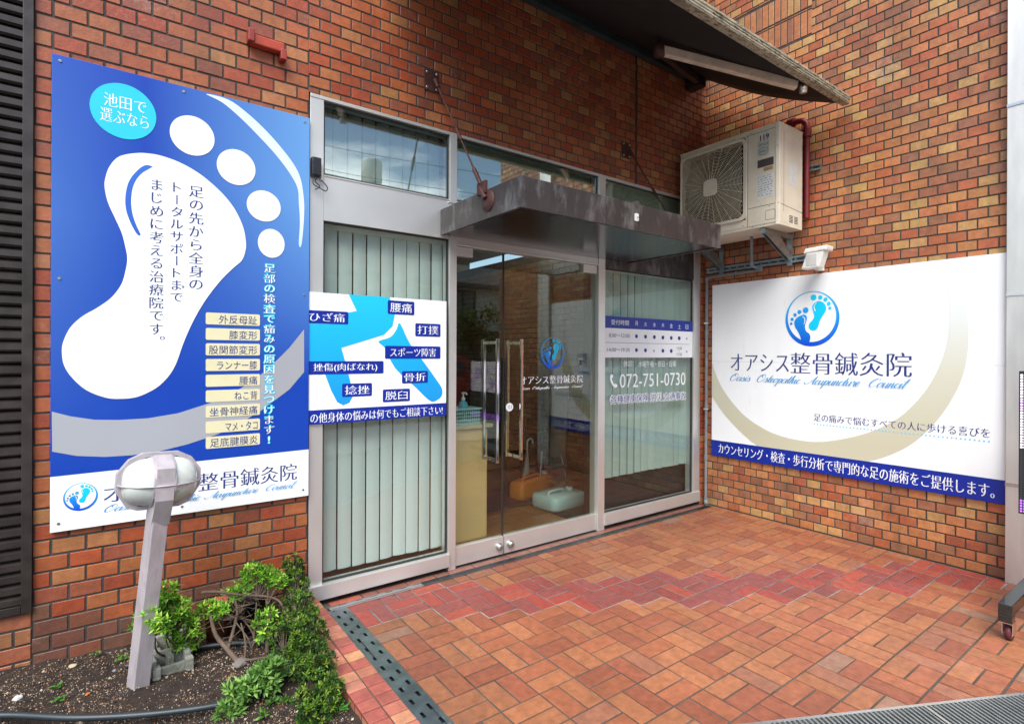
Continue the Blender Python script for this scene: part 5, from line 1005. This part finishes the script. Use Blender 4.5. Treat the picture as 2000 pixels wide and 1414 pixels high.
b.add(vs,fs,smooth=True); b.build('opal_globe',M['opal'],gl_)
b=MB(); F0=MX.inverted(); zc=L-.17
vs=[MX@Vector((a*.0285,c,z)) for z in(zc,L+.015) for a,c in((-1,-.088),(1,-.088),(1,-.078),(-1,-.078))]
MF=lm; vs=[MF@Vector((a*.032,c,z)) for z,c0 in((-.16,-.060),(-.06,-.103),(.06,-.103),(.102,-.03)) for a,c in((-1,c0),(1,c0),(1,c0+.012),(-1,c0+.012))]
b.add(vs,[(k*4+j,k*4+(j+1)%4,(k+1)*4+(j+1)%4,(k+1)*4+j) for k in range(3) for j in range(4)]+[(0,3,2,1),(12,13,14,15)]); b.build('front_strap',M['lilac'],gl_)
# concrete blocks
def cblock(loc,rz,label,tilt=0):
    Mx=Matrix.Translation(loc)@Matrix.Rotation(rz,4,'Z')@Matrix.Rotation(tilt,4,'X'); t=thing('concrete_block',loc,label,'block','concrete blocks')
    b=MB(); L,W,H=.15,.10,.10
    b.box(-L/2,L/2,-W/2,-W/2+.02,-.02,H-.035,M=Mx); b.box(-L/2,L/2,W/2-.02,W/2,-.02,H,M=Mx)
    for x in(-L/2,-.012,L/2-.024): b.box(x,x+.024,-W/2+.02,W/2-.02,-.02,H-.006,M=Mx)
    for x in(-L/2,L/2-.03): b.box(x,x+.03,-W/2-.035,-W/2,-.02,H-.012,M=Mx)
    b.build('block_body',M['concrete'],t,bevel=.004); return t
cblock((-4.268,-.30,.0),R(6),'worn hollow concrete block beside the lamp post under the azalea')
cblock((-4.255,-.14,.0),R(4),'second concrete block, behind the first and against the azalea stems')
# hose
hs=MB(); P=smooth_poly([(-5.4,-.30,.16),(-5.0,-.40,.14),(-4.784,-.47,.12),(-4.568,-.61,.10),(-4.345,-.70,.075),(-4.138,-.762,.062),(-3.98,-.76,.055),(-3.86,-.66,.05),(-3.84,-.5,.05),(-3.92,-.34,.05),(-4.126,-.225,.05),(-4.3,-.2,.05),(-4.42,-.19,.04)],False,8); hs.tube(P,.0115,12)
tag(hs.build('garden_hose',M['hose']),'thick black hose lying across the soil at the bottom','hose')
# ------------------------------------------------------------------ plants
LC=[(.18,.42,.035),(.28,.56,.055),(.42,.70,.09),(.12,.30,.025),(.07,.18,.02)]
DC=[(.028,.075,.012),(.045,.115,.016),(.09,.20,.02),(.016,.04,.010),(.17,.28,.03)]
def leaf(mb,p,dirv,L,W,col,rr):
    d=dirv.normalized(); s=d.cross(Vector((rr.uniform(-.4,.4),rr.uniform(-.4,.4),1))); s=s.normalized() if s.length>.01 else Vector((1,0,0)); n_=s.cross(d)
    q=[p,p+d*L*.45+s*W-n_*L*.05,p+d*L-n_*L*-.10,p+d*L*.45-s*W-n_*L*.05,p+d*L*.5+n_*L*.08]
    mb.add([q[0],q[1],q[4],q[3],q[2]],[(0,1,2),(0,2,3),(1,4,2),(2,4,3)],col=col,smooth=True)
def rosette(mb,p,axis,rr,pal,L=.028,n=7):
    a=axis.normalized(); t=a.orthogonal().normalized(); b_=a.cross(t); c=rr.choice(pal); ph=rr.uniform(0,6)
    for k in range(n):
        an=ph+k*2.4; sp=.25+.75*(1-k/n); dv=a*(1.15-sp)+ (t*math.cos(an)+b_*math.sin(an))*sp
        kk=rr.uniform(.8,1.25); leaf(mb,p,dv,L*rr.uniform(.7,1.1)*(.6+.4*sp),L*.17,tuple(q*kk for q in c),rr)
def shrub(name,label,root,blobs,pal,seed,nros,L=.028,stems=True,extra=None):
    rr=random.Random(seed); t=thing(name,root,label,'shrub'); lf=MB(); bb=MB(); root=Vector(root)
    for (c,rad,n) in blobs:
        c=Vector(c); rad=Vector(rad)
        hub=root.lerp(c,.65)+Vector((rr.uniform(-.02,.02),)*3)
        bb.tube(smooth_poly([tuple(root),tuple(root.lerp(hub,.5)+Vector((rr.uniform(-.03,.03),rr.uniform(-.03,.03),0))),tuple(hub)],False,4),[.006,.0055,.005,.0045,.004,.0035,.003,.003,.0025],6)
        for i in range(n):
            v=Vector((rr.gauss(0,1),rr.gauss(0,1),rr.gauss(0,1))).normalized(); s=rr.random()**.35; p=c+Vector((v.x*rad.x,v.y*rad.y,v.z*rad.z))*s
            if noise.noise(p*11+Vector((seed,0,0)))<-.22: continue
            if p.y>-.012 or p.z<soilz(p.x,p.y)-.01: continue
            ax=(v+Vector((0,0,.7))+Vector((0,-.3,0))); rosette(lf,p,ax,rr,pal,L)
            if i%3==0: bb.tube([hub.lerp(p,.1),hub.lerp(p,.6)+Vector((0,0,-.008)),p],[.0028,.002,.0012],4,cap=False)
    if extra: extra(bb,lf,rr)
    bb.build('branches',M['bark'],t); lf.build('foliage',M['leaf'],t); return t
shrub('azalea_bush','bright green azalea bush right of the lamp post',(-4.25,-.22,.03),[((-4.26,-.24,.235),(.085,.07,.085),105),((-4.20,-.23,.14),(.075,.07,.085),90),((-4.335,-.30,.27),(.075,.05,.05),44),((-4.275,-.25,.345),(.045,.04,.045),26),((-4.20,-.25,.31),(.04,.04,.04),20),((-4.10,-.22,.21),(.06,.05,.04),30),((-4.345,-.45,.335),(.04,.02,.03),14),((-4.305,-.43,.28),(.035,.02,.035),12)],LC,5,0,L=.033)
def bare(bb,lf,rr):
    def br(pts,r0,r1):
        P=smooth_poly(pts,False,5); n_=len(P); bb.tube(P,[r0+(r1-r0)*i/(n_-1) for i in range(n_)],6)
        return P
    br([(-4.02,-.44,.035),(-4.06,-.40,.09),(-4.10,-.36,.15),(-4.115,-.34,.23),(-4.10,-.33,.27)],.012,.006)
    br([(-4.15,-.3,.33),(-4.08,-.3,.315),(-3.98,-.29,.27),(-3.88,-.28,.235),(-3.82,-.3,.2),(-3.79,-.33,.12)],.007,.005)
    br([(-4.06,-.40,.09),(-4.03,-.35,.14),(-4.01,-.33,.22),(-4.02,-.32,.28)],.009,.004)
    br([(-4.0,-.45,.04),(-3.995,-.44,.12),(-4.01,-.42,.2)],.006,.003)
    br([(-3.90,-.42,.02),(-3.90,-.42,.12),(-3.88,-.4,.2)],.010,.006)
    br([(-4.02,-.46,.05),(-3.95,-.5,.06),(-3.9,-.5,.05)],.004,.003)
    for i in range(46):
        p=Vector((rr.uniform(-4.08,-3.86),rr.uniform(-.42,-.2),rr.uniform(.08,.27))); q=p+Vector((rr.uniform(-.09,.09),rr.uniform(-.05,.05),rr.uniform(-.04,.07))); q2=q+Vector((rr.uniform(-.05,.05),rr.uniform(-.03,.03),rr.uniform(-.03,.05)))
        bb.tube([p,q,q2],[.0022,.0016,.0008],4,cap=False)
shrub('azalea_bush','sparse azalea with bare twisted branches and a green crown below the sign',(-3.95,-.38,.02),[((-3.90,-.22,.325),(.10,.07,.06),110),((-4.0,-.24,.28),(.06,.05,.045),40),((-3.83,-.24,.29),(.06,.05,.07),46),((-4.09,-.34,.25),(.045,.03,.03),20),((-3.90,-.40,.15),(.06,.05,.08),46)],LC,9,0,L=.031,extra=bare)
shrub('azalea_bush','low pale green azalea at the bottom, in front of the bare branches',(-3.98,-.66,.02),[((-4.04,-.76,.10),(.085,.07,.05),90),((-3.96,-.74,.10),(.07,.06,.055),66),((-4.10,-.80,.05),(.05,.04,.03),26),((-3.96,-.88,.03),(.06,.05,.03),30)],[(.17,.33,.07),(.26,.46,.11),(.11,.25,.05),(.07,.17,.03)],13,0,L=.040)
shrub('clipped_hedge','dense dark green hedge running from the wall along the brick kerb',(-3.80,-.5,.02),[((-3.71,-.10,.24),(.06,.07,.11),200),((-3.735,-.22,.18),(.075,.10,.13),280),((-3.75,-.40,.15),(.08,.12,.12),340),((-3.77,-.58,.12),(.09,.12,.11),360),((-3.79,-.76,.09),(.09,.12,.09),320),((-3.81,-.92,.07),(.085,.10,.07),240),((-3.85,-1.0,.05),(.08,.08,.05),150),((-3.85,-.5,.10),(.07,.12,.08),180)],DC,17,0,L=.023)
def weed(x,y,s,label,n=7):
    rr=random.Random(int(x*1000)); b=MB(); z=soilz(x,y)
    for i in range(n):
        p=Vector((x+rr.uniform(-s,s),y+rr.uniform(-s,s),z+rr.uniform(.008,.02)))
        for k in range(3):
            a=k*2.09+rr.uniform(0,1); leaf(b,p,Vector((math.cos(a),math.sin(a),.25)),.009,.005,(.07*rr.uniform(.7,1.5),.24*rr.uniform(.8,1.3),.03),rr)
        b.tube([(x,y,z),p],.0008,4,cap=False,col=(.1,.2,.04))
    tag(b.build('weed',M['leaf']),label,'weed','small weeds in the soil bed')
weed(-4.425,-.12,.03,'tuft of clover weed near the wall left of the lamp post',12); weed(-4.64,-.27,.018,'small three-leaf weed in the left of the soil'); weed(-4.63,-.38,.02,'trailing green weed above the black hose',9); weed(-4.53,-.06,.014,'tiny weed at the foot of the brick wall',5)
weed(-3.77,-.96,.03,'clover weed at the foot of the brick kerb near the bottom edge',16); weed(-3.745,-1.02,.02,'lowest weed against the brick kerb, at the bottom edge',12); weed(-4.35,-.13,.015,'weed just behind the lamp post',6)
# pots
def pot(x,y,z,r0,r1,h,m,label,lean=0):
    t=thing('plant_pot',(x,y,z),label,'pot'); Mx=Matrix.Translation((x,y,z))@Matrix.Rotation(lean,4,'Y'); b=MB(); b.lathe([(0,0),(r0,0),(r1,h-.02),(r1+.006,h-.02),(r1+.006,h),(r1-.006,h),(r1-.01,h-.03),(0,h-.03)],Mx,28); b.build('pot_body',m,t); return t
pot(-4.06,-.12,.01,.045,.06,.19,M['terracotta'],'orange terracotta pot by the wall behind the branches')
pot(-3.93,-.15,.01,.065,.085,.20,mat('black_pot',(.012,.012,.012),.6),'black plastic pot under the azalea crown')
# ------------------------------------------------------------------ across the street (seen mirrored in the glass)
def window(par,x0,x1,z0,z1,y):
    f=MB(); f.box(x0-.06,x1+.06,y-.0,y+.06,z0-.06,z0); f.box(x0-.06,x1+.06,y,y+.06,z1,z1+.06); f.box(x0-.06,x0,y,y+.06,z0,z1); f.box(x1,x1+.06,y,y+.06,z0,z1); f.box((x0+x1)/2-.03,(x0+x1)/2+.03,y,y+.05,z0,z1); o=f.build('window_frame',M['winframe'],par); MB().box(x0,x1,y-.02,y+.02,z0,z1).build('window_pane',M['panes'],o)
def house(x0,x1,yb,yf,H,label,roofm,wallm,over=.5):
    t=thing('house',((x0+x1)/2,(yb+yf)/2,-.1),label,'house'); b=MB(); b.box(x0,x1,yb,yf,-.1,H)
    b.build('walls',wallm,t); b=MB(); z=0
    while z<H-.1: b.box(x0,x1,yf,yf+.012,z,z+.13); z+=.145
    b.build('siding',wallm,t)
    b=MB(); r0=[(x0-over,yb-over,H),(x1+over,yb-over,H),(x1+over,yf+over,H),(x0-over,yf+over,H)]; ym=(yb+yf)/2; rr=[(x0+2,ym,H+1.5),(x1-2,ym,H+1.5)]
    b.add(r0+[(p[0],p[1],H-.15) for p in r0]+rr,[(0,1,9,8),(1,2,9),(2,3,8,9),(3,0,8),(0,4,5,1),(1,5,6,2),(2,6,7,3),(3,7,4,0),(4,7,6,5)]); b.build('roof',roofm,t)
    n_=max(2,int((x1-x0)/2.6))
    for k in range(n_):
        xc=x0+(k+.5)*(x1-x0)/n_; window(t,xc-.55,xc+.55,2.9,4.0,yf+.012); window(t,xc-.6,xc+.6,.8,2.0,yf+.012)
    b=MB(); b.box(x0+.8,x1-1.0,yf+.012,yf+.9,2.35,2.5); b.box(x0+.8,x1-1.0,yf+.84,yf+.9,2.5,2.9); b.build('balcony',wallm,t)
    b=MB(); b.box(x0+.8,x1-1,yf+.85,yf+.89,3.12,3.17); x=x0+.8
    while x<x1-1: b.box(x,x+.03,yf+.855,yf+.885,2.9,3.12); x+=.3
    b.build('balcony_rail',M['winframe'],t)
    return t
house(5.2,12.6,-23,-16.5,4.3,'white sided two-storey house across the street with grey hipped roof',M['roof'],M['siding'])
house(14.5,22,-24,-17,4.6,'cream house across the street, right-hand one in the mirror image',M['roof'],M['beige'])
house(-6,2.8,-24,-16.8,4.4,'plain beige house across the street, left-hand one',M['roof'],M['beige'])
ab=thing('apartment_building',(10,-33,-.1),'tall cream apartment block with roof parapet seen mirrored in the upper window','building')
MB().box(3.5,24,-40,-30,-.1,11.2).build('walls',M['beige'],ab); b=MB(); b.box(3.4,24.1,-30.2,-29.9,11.2,12.1); b.box(3.4,3.6,-40,-30.2,11.2,12.1); b.build('parapet',mat('parapet_white',(.7,.66,.52),.8),ab)
for i in range(7):
    for z in(5.2,8.0): window(ab,4.6+i*2.7,6.2+i*2.7,z,z+1.3,-30+.0)
wt=thing('water_tank',(9.2,-32,10.7),'round white water tank on legs on the apartment roof','tank')
b=MB(); b.lathe([(0,2.1),(.62,2.1),(.7,2.2),(.7,3.5),(.6,3.65),(0,3.75)],Matrix.Translation((9.2,-32,10.6)),24); b.build('tank_body',M['ceil'],wt)
b=MB()
for a,c in((-1,-1),(-1,1),(1,-1),(1,1)): b.box(9.2+a*.7-.06,9.2+a*.7+.06,-32+c*.7-.06,-32+c*.7+.06,10.6,12.5)
b.box(8.4,10.0,-32.8,-31.2,12.4,12.5); b.tube([(9.9,-32.7,10.6),(8.5,-32.7,12.4)],.04,6); b.tube([(8.5,-31.3,10.6),(9.9,-31.3,12.4)],.04,6); b.build('tank_legs',M['ceil'],wt)
def tree(x,y,h,label,seed,rad=1.2):
    rr=random.Random(seed); t=thing('garden_tree',(x,y,-.1),label,'tree','trees across the street'); b=MB(); b.tube(smooth_poly([(x,y,-.1),(x+.1,y,h*.3),(x-.05,y,h*.6)],False,4),[.14-.008*i for i in range(9)],8)
    cl_=[]
    for k in range(8):
        a=rr.uniform(0,6.28); p=Vector((x+math.cos(a)*rad*.6,y+math.sin(a)*rad*.6,h*rr.uniform(.55,.95))); b.tube([(x,y,h*.45),p],[.06,.02],6); cl_.append(p)
    b.build('trunk',M['bark'],t); l=MB()
    for p in cl_:
        for i in range(170):
            q=p+Vector((rr.gauss(0,.33),rr.gauss(0,.33),rr.gauss(0,.25)))*rad*.8; c=rr.choice([(.07,.16,.03),(.12,.24,.05),(.18,.30,.06),(.04,.10,.02)]); leaf(l,q,Vector((rr.uniform(-1,1),rr.uniform(-1,1),rr.uniform(-.5,1))),.16,.06,c,rr)
    l.build('crown',M['leaf'],t)
tree(6.6,-14.6,3.2,'pruned green tree in front of the white house, its left side',1,.9); tree(9.4,-14.8,3.0,'pruned green tree in front of the white house, its right side',2,1.0); tree(3.6,-15,4.2,'round green tree between the beige and white houses',3,1.2); tree(14,-15,4.6,'tall green tree beside the cream house',4,1.3)
gw=MB(); gw.box(-10,26,-14.2,-14.05,-.12,.9); gw.box(-10,26,-14.23,-14.02,.9,.97); tag(gw.build('garden_wall',M['pave']),'low grey garden wall across the street','wall')
up=thing('utility_pole',(12.9,-14.0,-.1),'concrete utility pole with cross arms across the street','pole'); MB().tube([(12.9,-13.8,-.1),(12.9,-13.8,9)],[.16,.10],12).build('pole_shaft',M['pave'],up)
b=MB(); b.box(12.0,13.8,-13.85,-13.75,8.1,8.2); b.box(12.2,13.6,-13.85,-13.75,7.4,7.5); b.build('cross_arm',M['galv'],up)
b=MB()
for k,(x,z) in enumerate(((12.1,8.2),(13.5,7.5))): b.tube(smooth_poly([(x-28,-13.8,z+.3),(x-14,-13.8,z-.5),(x,-13.8,z),(x+14,-13.8,z-.5)],False,6),.008,4)
b.build('wires',M['black'],up)
car=thing('parked_car',(2.0,-9.3,-.1),'red hatchback on the road, seen mirrored in the left door','car')
prof=[(-2.0,.30),(-2.02,.75),(-1.9,.98),(-1.2,1.08),(-.55,1.46),(.9,1.48),(1.6,1.05),(1.95,.98),(2.0,.55),(1.95,.28)]
b=MB(); cx_,cyc=1.4,-9.3
def sec(pts,y,sc=1): return [(cx_+x,y,z-.1) for x,z in pts]
sp=smooth_poly(prof,True,4); n_=len(sp); vs=[(cx_+x,cyc+y,z-.1) for y,s in((-.82,1),(-.84,1),(.84,1),(.82,1)) for x,z in sp]
b.add(vs,[(k*n_+j,k*n_+(j+1)%n_,(k+1)*n_+(j+1)%n_,(k+1)*n_+j) for k in range(3) for j in range(n_)]+[tuple(range(n_)),tuple(3*n_+j for j in range(n_))]); b.build('body',M['carred'],car)
b=MB(); b.prism([(cx_-1.05,1.0),(cx_-.5,1.36),(cx_+.1,1.38),(cx_+.1,1.0)],0,.012,lambda u,v,d:(u,cyc+.84+d,v-.1)); b.prism([(cx_+.18,1.0),(cx_+.18,1.38),(cx_+.85,1.36),(cx_+1.4,1.0)],0,.012,lambda u,v,d:(u,cyc+.84+d,v-.1)); b.build('side_window',M['panes'],car)
for x in(-1.3,1.3):
    for yy in(-.8,.8):
        b=MB(); b.lathe([(0,-.11),(.20,-.11),(.22,-.12),(.31,-.11),(.32,0),(.31,.11),(.22,.12),(.20,.11),(0,.11)],Matrix.Translation((cx_+x,cyc+yy,.21))@Matrix.Rotation(R(90),4,'X'),24); wh=b.build('wheel',M['tyre'],car)
b=MB(); b.box(cx_+1.86,cx_+2.0,cyc+.45,cyc+.75,.55,.72); b.build('headlight',M['chrome'],car,bevel=.02); b=MB(); b.box(cx_+.95,cx_+1.1,cyc+.86,cyc+.98,.88,1.0); b.build('wing_mirror',M['carred'],car,bevel=.02)
for o in sc.objects:
    if o.type=='EMPTY' and 'label' not in o: print('nolabel',o.name)
sc.cycles.max_bounces=10; sc.cycles.transparent_max_bounces=16; sc.cycles.use_denoising=True
